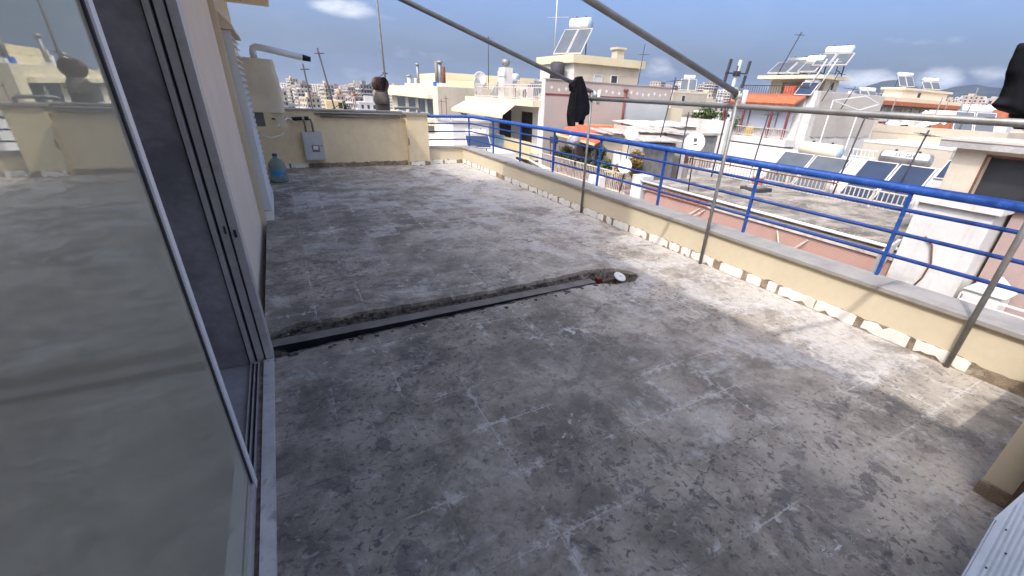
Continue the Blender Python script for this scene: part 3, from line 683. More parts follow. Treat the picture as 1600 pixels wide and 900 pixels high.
# door jamb of several aluminium profiles
jb = MB()
jb.cur = 0; jb.box((-.325, 2.675, .0), (-.288, 2.80, 2.34)); jb.box((-.372, 2.69, .0), (-.336, 2.80, 2.34)); jb.box((-.41, 2.685, .0), (-.386, 2.80, 2.34))
jb.cur = 1; jb.box((-.336, 2.715, .0), (-.325, 2.80, 2.34)); jb.box((-.386, 2.715, .0), (-.372, 2.80, 2.34))
jb.build('door_jamb', [M['alu'], M['aludark']], hs_)
b = MB(); b.box((-.352, 2.679, .82), (-.345, 2.69, .86)); b.build('door_latch', M['iron'], hs_); b = MB(); b.box((-.312, 2.667, .80), (-.300, 2.675, .84)); b.build('door_latch', M['iron'], hs_)
box('head_frame', (-.41, -3.2, 2.26), (-.288, 2.674, 2.32), M['alu'], hs_)
# sliding leaf: glass, stile, rails
b = MB(); b.box((-.372, -3.1, .07), (-.364, 1.61, 2.20)); b.build('glass_pane', M['doorglass'], hs_)
b = MB(); b.box((-.385, 1.625, .026), (-.352, 1.668, 2.25)); b.build('door_stile', M['stile'], hs_)
b = MB(); b.box((-.385, 1.610, .07), (-.358, 1.624, 2.2)); b.build('door_gasket', M['aludark'], hs_)
b = MB(); b.box((-.383, -3.1, .026), (-.354, 1.622, .068)); b.build('bottom_rail', M['alu'], hs_)
b = MB(); b.box((-.383, -3.1, 2.202), (-.354, 1.622, 2.25)); b.build('top_rail', M['alu'], hs_)
# projecting louvred shutter further along the wall
st = thing('louvred_shutter', (-.30, 6.9, .1), 'white louvred shutter seen edge-on further along the left wall', 'shutter')
box('side_panel', (XW + .002, 6.14, .13), (-.268, 6.165, 2.02), M['shutter'], st)
box('back_panel', (XW + .002, 6.167, .13), (-.33, 7.62, 2.02), M['shutter'], st)
for k in range(27):
    z = .16 + k * .0695
    b = MB(); b.add([(-.325, 6.17, z + .05), (-.272, 6.17, z), (-.272, 7.6, z), (-.325, 7.6, z + .05), (-.325, 6.17, z + .062), (-.268, 6.17, z + .012), (-.268, 7.6, z + .012), (-.325, 7.6, z + .062)],
                    [(0, 1, 2, 3), (4, 7, 6, 5), (0, 4, 5, 1), (1, 5, 6, 2), (2, 6, 7, 3), (3, 7, 4, 0)]); b.build('slat', M['shutter'], st)
b = MB(); b.prism([(XW + .001, 6.10, 2.03), (-.235, 6.10, 2.03), (-.235, 6.10, 2.06), (XW + .001, 6.10, 2.25)], (0, 1.58, 0)); b.build('hood', M['cream'], st)
stp = MB(); stp.box((XW + .002, 6.135, .0), (-.262, 7.66, .118)); tag(stp.build('marble_step', M['skirt']), 'pale marble step block under the louvred shutter', 'step')
# covered boiler with flue
bo = thing('covered_boiler', (-.15, 8.45, 1.1), 'wall boiler wrapped in a beige cloth cover with a white flue pipe', 'boiler')
b = MB(); rows = 16; cols = 32; grid = []
for i in range(rows + 1):
    t = i / rows; z = 1.86 - .72 * t; row = []
    for j in range(cols):
        a = 2 * math.pi * j / cols; e = .22
        cx_ = abs(math.cos(a)) ** e * (1 if math.cos(a) > 0 else -1); sy_ = abs(math.sin(a)) ** e * (1 if math.sin(a) > 0 else -1)
        hw, hd = .235 + .02 * math.sin(3 * t), .24
        x, y = -.14 + cx_ * hw + .03 * t, 8.45 + sy_ * hd
        nn = noise.noise((x * 4 + 2, z * 3 + y * 4, 4)) * .045 + noise.noise((x * 12, z * 9 + y * 9, 8)) * .014
        row.append((x + nn * cx_, y + nn * sy_, z + .02 * noise.noise((x * 5, y * 5, 1))))
    grid.append(row)
vs = [p for r_ in grid for p in r_]; fs = [(i * cols + j, i * cols + (j + 1) % cols, (i + 1) * cols + (j + 1) % cols, (i + 1) * cols + j) for i in range(rows) for j in range(cols)]
b.add(vs, fs, True); b.add(grid[0], [tuple(range(cols))]); b.add(grid[-1], [tuple(range(cols))]); b.build('cloth_cover', M['ivory'], bo)
b = MB(); b.prism([(-.10, 8.30, 1.16), (.06, 8.30, 1.16), (.125, 8.30, .93), (.05, 8.30, .90)], (0, .2, 0)); b.build('cover_flap', M['ivory'], bo)
b = MB(); b.tube([(-.14, 8.25, 1.86), (-.14, 8.25, 1.95), (-.13, 8.25, 1.985), (-.09, 8.25, 2.005), (.02, 8.25, 1.995), (.50, 8.25, 1.915)], .045, 18); b.build('flue_pipe', M['pvc'], bo)
b = MB(); b.tube([(.495, 8.25, 1.916), (.61, 8.25, 1.897)], .043, 18, True, .034); b.build('flue_end', M['black'], bo)
b = MB(); b.box((-.30, 8.32, .93), (-.18, 8.5, 1.12)); b.build('gas_fitting', M['cable'], bo)
# ---- turbine vent on its stack, mast with stay wire, behind the far wall
vt = thing('turbine_vent', (2.10, 10.85, 0), 'rusty turbine vent ball on a grey masonry stack behind the far wall', 'vent')
b = MB(); b.box((1.99, 10.75, -.4), (2.26, 11.0, 1.30)); b.build('stack', mat('sooty_render', (.115, .10, .08, 1), .95, .2, 5, .4, streak=.3), vt)
b = MB(); b.lathe([(.165, 1.24), (.172, 1.34), (.15, 1.38), (.155, 1.42), (.13, 1.455), (.13, 1.47), (.10, 1.48)], (2.12, 10.87, 0), 22); b.build('neck', M['sooty'] if 'sooty' in M else _mc['sooty_render'], vt)
for k in range(22):
    a0 = 2 * math.pi * k / 22; b = MB(); vs = []
    for i in range(9):
        t = math.pi * (.12 + .76 * i / 8); r_ = .185 * math.sin(t) ** .75; z = 1.625 + .155 * math.cos(t); tw = .5 * (i / 8)
        for (da, dr) in ((0, 0), (.17, -.035)):
            vs.append((2.12 + (r_ + dr) * math.cos(a0 + tw + da), 10.87 + (r_ + dr) * math.sin(a0 + tw + da), z))
    b.add(vs, [(2 * i, 2 * i + 1, 2 * i + 3, 2 * i + 2) for i in range(8)], True); b.build('vane', M['ventvane'], vt)
b = MB(); b.lathe([(.0, 1.765), (.07, 1.76), (.085, 1.745)], (2.12, 10.87, 0), 18); b.build('rotor_cap', M['rust'], vt); b = MB(); b.lathe([(.13, 1.49), (.13, 1.50), (.1, 1.5)], (2.12, 10.87, 0), 18); b.build('base_ring', M['rust'], vt)
b = MB(); b.lathe([(.09, 1.49), (.09, 1.75)], (2.12, 10.87, 0), 16); b.build('inner_drum', M['iron'], vt)
am = thing('antenna_mast', (2.33, 11.1, 0), 'tall thin grey mast with a stay wire beside the turbine vent', 'mast')
b = MB(); b.tube([(2.36, 11.1, -.4), (2.28, 11.1, 1.9), (2.27, 11.1, 4.6)], .022, 10); b.build('pole', M['cable'], am)
b = MB(); b.tube([(2.29, 11.1, 1.86), (1.75, 11.4, 1.45), (.9, 11.8, .9)], .007, 6); b.build('stay_wire', M['iron'], am)
b = MB(); b.tube([(2.24, 11.1, 1.86), (2.35, 11.1, 1.85)], .012, 6); b.build('wire_hook', M['iron'], am)
# ---- near right corner: end of a low wall, corrugated sheet
lw = thing('low_wall', (3.1, .13, 0), 'low cream wall end with a crumbling brown foot at the right edge', 'wall')
box('wall', (2.512, .082, .075), (XP - .001, .182, .66), M['cream'], lw)
b = MB(); b.box((2.50, .078, -.02), (XP - .001, .186, .073)); b.build('mortar_band', M['brokenbase'], lw)
b = MB(); b.box((2.44, .03, -.02), (XP - .001, .077, .62)); b.build('brown_board', mat('brown_stained_side', (.19, .125, .085, 1), .9, .25, 5, .5), lw)
sh = thing('corrugated_sheet', (1.9, -.2, .3), 'white corrugated metal sheet lying low in the near right corner', 'sheet')
b = MB(); W = .0135; dx_, dy_ = Vector((-.9965, -.083, 0)), Vector((.083, -.9965, 0)); A = Vector((1.92, .056, .30))
vs = []; fs = []; nW = 40; seg = 8
for i in range(nW * seg + 1):
    o = i / seg * W; h = .0030 * math.cos(2 * math.pi * i / seg) if o > .016 else .001
    q = A + dy_ * o + Vector((0, 0, h)); vs += [q + dx_ * 1.3, q - dx_ * (8.29 * min(o, .09))]
for i in range(nW * seg): fs.append((2 * i, 2 * i + 1, 2 * i + 3, 2 * i + 2))
b.add(vs, fs, True); b.build('sheet', M['corr'], sh)
b = MB(); b.bar(A + dx_ * 1.3 + Vector((0, .004, -.006)), A + Vector((0, .004, -.006)), .004, .018); b.bar(A + Vector((0, .003, -.006)), A + Vector((.80, -.027, -.006)), .010, .020); b.build('edge_trim', M['corr'], sh)
for k in range(5):
    b = MB(); q = A + dx_ * (.02 + .12 * k) + dy_ * (.028 + .022 * (k % 2)); b.lathe([(.003, .002), (.003, .006), (.0, .007)], q, 8); b.build('screw', M['iron'], sh)
box('plinth', (.9, -.9, -.02), (2.45, -.05, .27), M['concrete'], sh)

# ================================================================== GROUND, HILLS, STREET
def smooth(a, b, x): t = min(1, max(0, (x - a) / (b - a))); return t * t * (3 - 2 * t)
def terrain(x, y):
    r = math.hypot(x, y); az = math.degrees(math.atan2(x, y))
    h = -20.5
    h += 30 * smooth(150, 900, r) * smooth(22, 48, az) * smooth(175, 140, az)          # the quarter that climbs behind the near roofs
    h += 90 * smooth(900, 4200, r) * smooth(60, 78, az) * smooth(175, 140, az)
    h += 8 * noise.noise((x * .0018, y * .0018, 0)) * smooth(200, 900, r)
    return h
gb = MB(); rs = [0, 30, 60, 90, 120, 160, 200, 260, 330, 420, 540, 700, 900, 1150, 1500, 2000, 2700, 3600, 4500, 6000, 9000]
NA = 144
for r_ in rs:
    for k in range(NA):
        a = 2 * math.pi * k / NA; x, y = r_ * math.sin(a), r_ * math.cos(a); gb.v.append(Vector((x, y, terrain(x, y))))
for i in range(len(rs) - 1):
    for k in range(NA): gb.f.append([i * NA + k, i * NA + (k + 1) % NA, (i + 1) * NA + (k + 1) % NA, (i + 1) * NA + k]); gb.mi.append(0); gb.sm.append(True)
struct(gb.build('ground', M['asphalt']))
b = MB(); b.add([(5.8, -60, -20.35), (11.6, -60, -20.35), (11.6, 140, -20.35), (5.8, 140, -20.35)], [(0, 1, 2, 3)]); struct(b.build('street', mat('street_asphalt', (.055, .055, .058, 1), .9, .2, .4, .1)))
# wooded mountain with two rounded tops beyond the city
prof_px = [(1180, 170), (1260, 166), (1300, 158), (1330, 148), (1355, 135), (1378, 128), (1396, 126), (1414, 128), (1432, 137), (1450, 146), (1470, 142), (1490, 137), (1510, 134.5), (1525, 133), (1545, 137), (1572, 141), (1600, 146), (1640, 150), (1720, 153), (1850, 160), (2050, 172)]
mb = MB(); D0 = 5200; rows = 26
cols_ = []
for i in range(len(prof_px) - 1):
    (xa, ya), (xb, yb) = prof_px[i], prof_px[i + 1]
    for k in range(7): cols_.append((xa + (xb - xa) * k / 7, ya + (yb - ya) * k / 7))
for ci, (px, py) in enumerate(cols_):
    d = _ray(px, py); hd = math.hypot(d.x, d.y); ux, uy = d.x / hd, d.y / hd; hz = CAM_H + d.z / hd * D0
    for j in range(rows):
        t = j / (rows - 1) * 2 - 1; dist = D0 + t * 1500; pk = (1 - t * t) ** 1.2
        base = terrain(ux * dist, uy * dist) - 10
        nz = noise.noise((ux * dist * .004, uy * dist * .004, 3)) * 26 + noise.noise((ux * dist * .0013, uy * dist * .0013, 5)) * 30
        z = base + max(0, hz - base) * pk + nz * (1 - abs(2 * pk - 1)) * smooth(0, 60, hz - base)
        mb.v.append(Vector((ux * dist, uy * dist, z)))
nc = len(cols_)
for i in range(nc - 1):
    for j in range(rows - 1): mb.f.append([i * rows + j, i * rows + j + 1, (i + 1) * rows + j + 1, (i + 1) * rows + j]); mb.mi.append(0); mb.sm.append(True)
struct(mb.build('mountain', M['hill']))

# ================================================================== KIT FOR THE ROOFTOPS
def window(parent, plane, c, u0, u1, z0, z1, pane='glassdk', frame='white', t=.05, sgn=-1, name='window'):
    """frame proud of the wall with its pane a sub-part"""
    b = MB(); e = .05; o = c + sgn * t
    for (a0, a1, b0, b1) in ((u0 - e, u1 + e, z1, z1 + e), (u0 - e, u1 + e, z0 - e, z0), (u0 - e, u0, z0, z1), (u1, u1 + e, z0, z1)):
        if plane == 'x': b.box((c + sgn * .002, a0, b0), (o, a1, b1))
        else: b.box((a0, c + sgn * .002, b0), (a1, o, b1))
    f = b.build(name, M[frame], parent); b = MB()
    if plane == 'x': b.box((c + sgn * .003, u0 + .002, z0 + .002), (c + sgn * .015, u1 - .002, z1 - .002))
    else: b.box((u0 + .002, c + sgn * .003, z0 + .002), (u1 - .002, c + sgn * .015, z1 - .002))
    b.build('pane', M[pane], f); return f
def building(name, label, x0, x1, y0, y1, zt, mt, roofmat='concrete', par_h=0, par_mat=None, cat='building', group=None, zb=-21):
    t = thing(name, ((x0 + x1) / 2, (y0 + y1) / 2, zb), label, cat, group)
    box('wall', (x0, y0, zb), (x1, y1, zt), M[mt], t)
    box('roof', (x0 + .02, y0 + .02, zt + .001), (x1 - .02, y1 - .02, zt + .03), M[roofmat], t)
    if par_h:
        w = .16; b = MB()
        b.box((x0 - .02, y0 - .02, zt + .002), (x1 + .02, y0 + w, zt + par_h)); b.box((x0 - .02, y1 - w, zt + .002), (x1 + .02, y1 + .02, zt + par_h))
        b.box((x0 - .02, y0 + w + .001, zt + .003), (x0 + w, y1 - w - .001, zt + par_h - .003)); b.box((x1 - w, y0 + w + .001, zt + .003), (x1 + .02, y1 - w - .001, zt + par_h - .003))
        b.build('roof_parapet', M[par_mat or mt], t)
    return t
def rotz(a): return Matrix.Rotation(a, 3, 'Z')
def solar(loc, ang, label, tank='white_tank', scale=1.0, npan=2, panel='panel', tilt=45, tank_l=1.5, tank_r=.27, plen=1.9, pw=1.0, mt_tank='tankcream', group=None, lift=0, end='bluelabel'):
    """thermosiphon heater: collectors leaning under a horizontal tank; local +y is the way the panels face"""
    t = thing('solar_heater', loc, label, 'solar heater', group); Q = rotz(ang); L = Vector(loc)
    W = lambda p: L + Q @ (Vector(p) * scale)
    tl = R(tilt); dy, dz = -math.cos(tl) * plen, math.sin(tl) * plen
    tot = npan * pw + (npan - 1) * .06
    for k in range(npan):
        xa = -tot / 2 + k * (pw + .06); xb = xa + pw; z0 = .12 + lift
        p = [(xa, .9, z0), (xb, .9, z0), (xb, .9 + dy, z0 + dz), (xa, .9 + dy, z0 + dz)]; n = Vector((0, math.sin(tl), math.cos(tl)))
        b = MB(); b.prism([W(q) for q in p], Q @ (n * .08 * scale)); cl = b.build('collector', M['alu'], t)
        i_ = .045; p2 = [(xa + i_, .9 - i_ * math.cos(tl), z0 + i_ * math.sin(tl)), (xb - i_, .9 - i_ * math.cos(tl), z0 + i_ * math.sin(tl)), (xb - i_, .9 + dy + i_ * math.cos(tl), z0 + dz - i_ * math.sin(tl)), (xa + i_, .9 + dy + i_ * math.cos(tl), z0 + dz - i_ * math.sin(tl))]
        b = MB(); b.prism([W(Vector(q) + n * .082) for q in p2], Q @ (n * .006 * scale)); b.build('glass', M[panel], cl)
    ty, tz = .9 + dy - tank_r * .55, .12 + lift + dz + tank_r * .9
    b = MB(); b.lathe([(0, -tank_l / 2 - .03), (tank_r * .8, -tank_l / 2 - .03), (tank_r, -tank_l / 2), (tank_r, tank_l / 2), (tank_r * .8, tank_l / 2 + .03), (0, tank_l / 2 + .03)], Vector((0, 0, 0)), 20, (1, 0, 0))
    b.v = [W(Vector((v.x, v.y, v.z)) + Vector((0, ty, tz))) for v in b.v]; tk = b.build('tank', M[mt_tank], t)
    for s_ in (-1, 1):
        b = MB(); b.lathe([(0, .035), (tank_r * .9, .035), (tank_r * .95, 0)], (0, 0, 0), 18, (s_, 0, 0)); b.v = [W(v + Vector((s_ * (tank_l / 2 + .004), ty, tz))) for v in b.v]; b.build('tank_end', M[end], tk)
        b = MB(); b.bar(W((s_ * tank_l * .36, ty, tz - tank_r)), W((s_ * tank_l * .36, ty - .05, lift * .0)), .05 * scale); b.build('leg', M['iron'], t)
        b = MB(); b.bar(W((s_ * tank_l * .36, .9, .12 + lift)), W((s_ * tank_l * .36, .9, 0)), .04 * scale); b.build('leg', M['iron'], t)
        b = MB(); b.bar(W((s_ * tank_l * .36, .9, .10 + lift * .5)), W((s_ * tank_l * .36, ty, .10)), .035 * scale); b.build('brace', M['iron'], t)
        b = MB(); b.tube([W((s_ * tank_l * .25, ty, tz + tank_r * .9)), W((s_ * tank_l * .25, ty, tz + tank_r * 1.25))], .045 * scale, 8); b.build('tank_cap', M['iron'], tk)
    return t
def yagi(loc, h, label, n=5, L=.9, ang=0, r=.018, z_boom=None, group=None, lean=(0, 0), blen=.5, mt='iron'):
    t = thing('tv_antenna', loc, label, 'antenna', group); x, y, z = loc
    b = MB(); b.tube([(x, y, z), (x + lean[0], y + lean[1], z + h)], r, 7); b.build('mast', M[mt], t)
    zb = z + (z_boom or h - .15); f = (zb - z) / h; cx, cy = x + lean[0] * f, y + lean[1] * f; d = Vector((math.cos(ang), math.sin(ang), .08)); q = Vector((-math.sin(ang), math.cos(ang), 0))
    b = MB(); c = Vector((cx, cy, zb)); b.bar(c - d * L * .4, c + d * L * .6, .025); b.build('boom', M[mt], t)
    for k in range(n):
        b = MB(); p = c + d * (L * (-.4 + k / max(1, n - 1))); l = blen * (1 - .07 * k); b.bar(p - q * l / 2, p + q * l / 2, .014); b.build('element', M[mt], t)
    return t
def dish(loc, c, r, aim, label, mt='dish', logo=False, group=None):
    t = thing('satellite_dish', loc, label, 'satellite dish', group); c = Vector(c); a = Vector(aim).normalized()
    b = MB(); prof = [(r * i / 7, .32 * r * (i / 7) ** 2) for i in range(8)] + [(r * .99, .32 * r + .008), (r * .7, .16 * r - .025), (0.0, -.03)]
    b.lathe(prof, c, 26, a); d = b.build('reflector', M[mt], t)
    b = MB(); b.tube([loc, (c.x - a.x * .09, c.y - a.y * .09, c.z - .06)], .022, 8); b.build('mast', M['iron'], t)
    low = c + a * .02 - Vector((0, 0, 1)) * r * .95; f = c + a * r * 1.05 - Vector((0, 0, r * .25)); b = MB(); b.bar(low, f, .022); b.build('arm', M['alu'], t)
    b = MB(); b.tube([f - a * .04, f + a * .05], .035, 10); b.build('receiver', M['boxgrey'], t)
    if logo:
        s_ = a.cross(Vector((0, 0, 1))).normalized(); u = s_.cross(a)
        for (du, dv, w, h) in ((0, .16, .09, .10), (-.09, -.05, .05, .04), (-.01, -.05, .05, .045), (.08, -.05, .06, .04)):
            q = c + a * (.055 * r + .012) + s_ * du * r * 2 + u * dv * r * 2
            b = MB(); b.prism([q - s_ * w * r * 1.7 + u * h * r * 1.5, q + s_ * w * r * 1.7 + u * h * r * 1.5, q + s_ * w * r * 1.7 - u * h * r * 1.5, q - s_ * w * r * 1.7 - u * h * r * 1.5], a * .003); b.build('emblem', M['ink'], d)
    return t
def fence(name, label, p, q, zt, zb, step, mt, w=.022, rails=2, group=None, post=0, cat='fence', tw=.05):
    p, q = Vector(p), Vector(q); L = (q - p).length; d = (q - p) / L
    t = thing(name, (p.x, p.y, zb), label, cat, group)
    zs = (zt, zb + .08) if rails == 2 else (zt, zt - .16, zb + .08)
    for z in zs: b = MB(); b.bar((p.x, p.y, z), (q.x, q.y, z), tw, .045); b.build('rail', M[mt], t)
    n = int(L / step); bal = MB()
    for i in range(n + 1):
        c = p + d * min(L, i * step); bal.bar((c.x, c.y, zb), (c.x, c.y, zt - .005), w, w, (d.x, d.y, 0))
    bal.build('balusters', M[mt], t, stuff=True)
    if post:
        for i in range(int(L / post) + 1):
            c = p + d * min(L - .01, i * post + .01); b = MB(); b.box((c.x - .035, c.y - .035, zb - .02), (c.x + .035, c.y + .035, zt + .04)); b.build('post', M[mt], t)
    return t
def leafball(b, c, r, n, s, rr, squash=1.0):
    for _ in range(n):
        v = Vector((rr.gauss(0, 1), rr.gauss(0, 1), rr.gauss(0, 1))).normalized() * r * rr.random() ** .4; v.z *= squash
        p = Vector(c) + v; q = Matrix.Rotation(rr.uniform(0, 6.3), 3, 'Z') @ Matrix.Rotation(rr.uniform(-1.2, 1.2), 3, 'X'); k = s * rr.uniform(.6, 1.3)
        b.add([p + q @ Vector((0, -k, 0)), p + q @ Vector((k * .45, 0, k * .1)), p + q @ Vector((0, k, 0)), p + q @ Vector((-k * .45, 0, k * .1))], [(0, 1, 2, 3)])
def plant(loc, h, w, mt, label, seed, pot='terracotta', group=None, n=840):
    rr = random.Random(seed); t = thing('potted_plant', loc, label, 'plant', group); x, y, z = loc
    b = MB(); b.lathe([(0, 0), (.13, 0), (.19, .30), (.2, .34), (.17, .34), (.16, .30), (0, .30)], loc, 14); b.build('pot', M[pot], t)
    b = MB()
    for k in range(5): a = rr.uniform(0, 6.3); b.tube([(x, y, z + .3), (x + .3 * w * math.cos(a), y + .3 * w * math.sin(a), z + .3 + (h - .3) * rr.uniform(.6, .95))], .014, 5)
    b.build('stem', M['bark'], t, stuff=True)
    b = MB()
    for k in range(7): leafball(b, (x + rr.uniform(-.35, .35) * w, y + rr.uniform(-.35, .35) * w, z + .3 + (h - .3) * rr.uniform(.35, .9)), w * .34, n // 7, .085, rr)
    b.build('foliage', M[mt], t); return t
def tree(loc, h, w, mt, label, seed, leaf=.25, n=900, group=None, clumps=14, cat='tree', name='leafy_tree'):
    rr = random.Random(seed); t = thing(name, loc, label, cat, group); x, y, z = loc
    b = MB(); b.tube([(x, y, z), (x + .1, y, z + h * .55)], h * .035, 8, True, h * .018)
    b.build('trunk', M['bark'], t)
    for k in range(5):
        a = rr.uniform(0, 6.3); b = MB(); b.tube([(x + .05, y, z + h * .35), (x + .3 * w * math.cos(a), y + .3 * w * math.sin(a), z + h * rr.uniform(.6, .85))], h * .014, 6, True, h * .006); b.build('limb', M['bark'], t)
    b = MB()
    for k in range(clumps):
        a = rr.uniform(0, 6.3); q = rr.random() ** .5 * w * .42
        leafball(b, (x + q * math.cos(a), y + q * math.sin(a), z + h * rr.uniform(.42, .92)), w * rr.uniform(.13, .24), n // clumps, leaf, rr, .8)
    b.build('crown', M[mt], t); return t
def stack(loc, h, r, label, mt='galv', cap=True, group=None, base=None, cat='chimney'):
    t = thing('flue_pipe', loc, label, cat, group); x, y, z = loc
    b = MB(); b.tube([(x, y, z), (x, y, z + h)], r, 10); b.build('pipe', M[mt], t)
    if cap: b = MB(); b.lathe([(r * .6, 0), (r * 1.5, .02), (r * 1.7, .10), (r * 1.2, .22), (0, .25)], (x, y, z + h), 12); b.build('cowl', M['galv'], t)
    if base: b = MB(); b.box((x - r * 2, y - r * 2, z - .05), (x + r * 2, y + r * 2, z + base)); b.build('foot', M['white'], t)
    return t

# ================================================================== ACROSS THE STREET, NEAREST: FLAT GRAVEL ROOF
ga = thing('flat_roof_building', (15.5, 9, -21), 'low building with a dirty gravel flat roof across the street', 'building')
box('wall', (13.26, 4.25, -21), (18.0, 13.75, -1.86), M['pinkwall'], ga)
box('roof', (13.12, 4.2, -1.62), (18.05, 13.8, -1.50), M['gravel'], ga)
box('fascia', (13.14, 4.22, -1.855), (13.40, 13.78, -1.622), mat('dirty_plaster_fascia', (.50, .43, .36, 1), .95, .2, 3, .4, dirt=(.22, .16, .12, 1), dirtamt=.55), ga)
bk = random.Random(4); z = -1.84
for row in range(3):
    y = 10.35 + (row % 2) * .11
    while y < 13.6:
        d = bk.uniform(0, .012); MB().box((13.125 - d, y, z), (13.139, y + .205, z + .062)).build('brick', M['brick'], ga); y += .218
    z += .074
MB().tube([(13.08, 3.9, -1.52), (13.08, 13.95, -1.50)], .045, 10).build('gutter_pipe', M['pvc'], ga)
b = MB(); b.box((13.20, 4.4, -3.8), (13.255, 13.6, -1.87)); b.build('ribbed_blind', M['awnpink'], ga)
for (y, s_) in ((10.7, .9), (10.45, .9), (7.6, -.7), (6.6, .6)):
    b = MB(); b.bar((13.18, y, -1.95), (12.7, y + s_, -2.75), .035); b.build('bracket', M['rustwhite'], ga)
rr = random.Random(8); mb2 = MB()            # low weathered lumps of roofing on the gravel
for _ in range(26):
    x, y = rr.uniform(13.5, 17.6), rr.uniform(4.6, 13.3); mb2.lathe([(rr.uniform(.25, .7), 0), (rr.uniform(.12, .3), rr.uniform(.02, .05)), (0, .055)], (x, y, -1.499), 9)
mb2.build('roofing_lump', M['gravel'], ga, stuff=True)
ck = thing('clay_pot_chimney', (16.3, 10.75, -1.5), 'low dark chimney with two brown clay pots on the gravel roof', 'chimney')
box('base', (15.85, 10.35, -1.5), (16.75, 11.15, -1.36), M['iron'], ck)
box('block', (16.05, 10.55, -1.36), (16.6, 11.0, -1.26), M['concrete'], ck)
for y in (10.64, 10.9): b = MB(); b.lathe([(.09, 0), (.085, .24), (.11, .25), (.11, .29), (.06, .29), (.06, .1)], (16.3, y, -1.26), 12); b.build('clay_pot', M['terracotta'], ck)
fence('roof_fence', 'low rusty white fence along the far edge of the gravel roof', (18.0, 17.0, 0), (18.0, 4.4, 0), -.92, -1.48, .155, 'rustwhite', .03, 2, post=1.6, tw=.04)
fence('red_pipe_fence', 'thin rusty red pipe rail above the gravel roof fence', (17.3, 15.2, 0), (17.6, 8.5, 0), -.62, -.95, 2.2, 'rust', .03, 2, tw=.04)
b = MB(); b.box((13.12, 13.9, -2.9), (13.75, 14.55, -1.34)); t_ = b.build('white_cabinet', M['white'])
tag(t_, 'white painted box with a small dark mark beside the gravel roof', 'cabinet')
b = MB(); b.box((13.105, 13.98, -1.78), (13.118, 14.03, -1.66)); b.box((13.105, 14.06, -1.78), (13.118, 14.10, -1.68)); b.box((13.105, 14.15, -1.80), (13.118, 14.2, -1.68)); mk = b.build('mark', M['ink'], t_, stuff=True)
# white rendered shaft and the stair house behind it
ws = thing('white_shaft', (13.6, 3.7, -21), 'tall white rendered shaft with a flat cap just beyond the blue railing', 'chimney')
box('shaft', (13.0, 2.98, -21), (14.3, 4.36, -.30), M['whiteold'], ws); box('cap', (12.9, 2.88, -.298), (14.4, 4.46, -.16), M['whiteold'], ws)
b = MB(); b.tube([(12.97, 3.95, -1.05), (12.95, 3.75, -1.2), (12.95, 3.62, -1.6), (12.97, 3.66, -2.0), (12.98, 3.8, -2.4)], .02, 7); b.build('cable', M['rust'], ws)
b = MB(); b.prism([(12.2, 4.37, -1.5), (12.98, 4.37, -1.25), (12.98, 4.37, -1.32), (12.2, 4.37, -2.4)], (0, .06, 0)); b.build('buttress', M['concrete'], ws)
sh2 = thing('stair_house', (15.5, 3.6, -21), 'beige rendered roof stair house with a concrete slab and a dark square opening', 'building')
wall_open('wall', M['beige'], sh2, 'x', 14.6, .6, 4.62, -6, .86, .22, [(2.98, 3.98, -.35, .72)])
box('side_wall', (14.821, .6, -6), (17.2, 4.618, .86), M['dark'], sh2)  # near-black block paints the shade seen through the opening
box('roof_slab', (14.35, .3, .862), (17.4, 4.92, 1.02), M['concrete'], sh2)
box('roof_curb', (14.33, .28, 1.022), (17.4, 4.95, 1.07), M['taupe'], sh2)
b = MB()
for (a, c_) in (((14.592, 2.93, -.40), (14.612, 2.98, .77)), ((14.592, 3.98, -.40), (14.612, 4.03, .77)), ((14.592, 2.98, .72), (14.612, 3.98, .77))): b.box(a, c_)
b.build('opening_frame', M['rust'], sh2)
bp = thing('brown_building', (15, .5, -21), 'brown pink building front with a white rail at the right edge', 'building')
box('wall', (13.7, -8, -21), (14.59, 2.9, -.25), M['brownpink'], bp); box('coping', (13.6, -8, -.248), (14.59, 2.88, -.17), M['pinkwall'], bp)
box('balcony_slab', (12.5, -8, -2.95), (13.69, 2.9, -2.75), M['white'], bp)
fence('balcony_rail', 'thin white balcony rail on the brown pink building', (12.6, 2.8, 0), (12.6, -4, 0), -1.95, -2.75, 9, 'white', .03, 3, tw=.03)
ac = thing('roof_box', (13.2, 2.5, -2.74), 'white box with a little pitched lid on the brown building balcony', 'box')
b = MB(); b.box((12.8, 2.2, -2.74), (13.5, 2.8, -1.9)); b.build('case', M['white'], ac); b = MB(); b.prism([(12.75, 2.15, -1.898), (12.75, 2.85, -1.898), (12.75, 2.5, -1.62)], (.8, 0, 0)); b.build('lid', M['white'], ac)
b = MB(); b.box((13.2, .4, -2.74), (13.5, 1.3, -1.85)); b.build('door', M['glassdk'], bp); b = MB(); b.box((13.15, 1.32, -2.74), (13.55, 1.5, -1.8)); b.build('door_post', M['white'], bp)

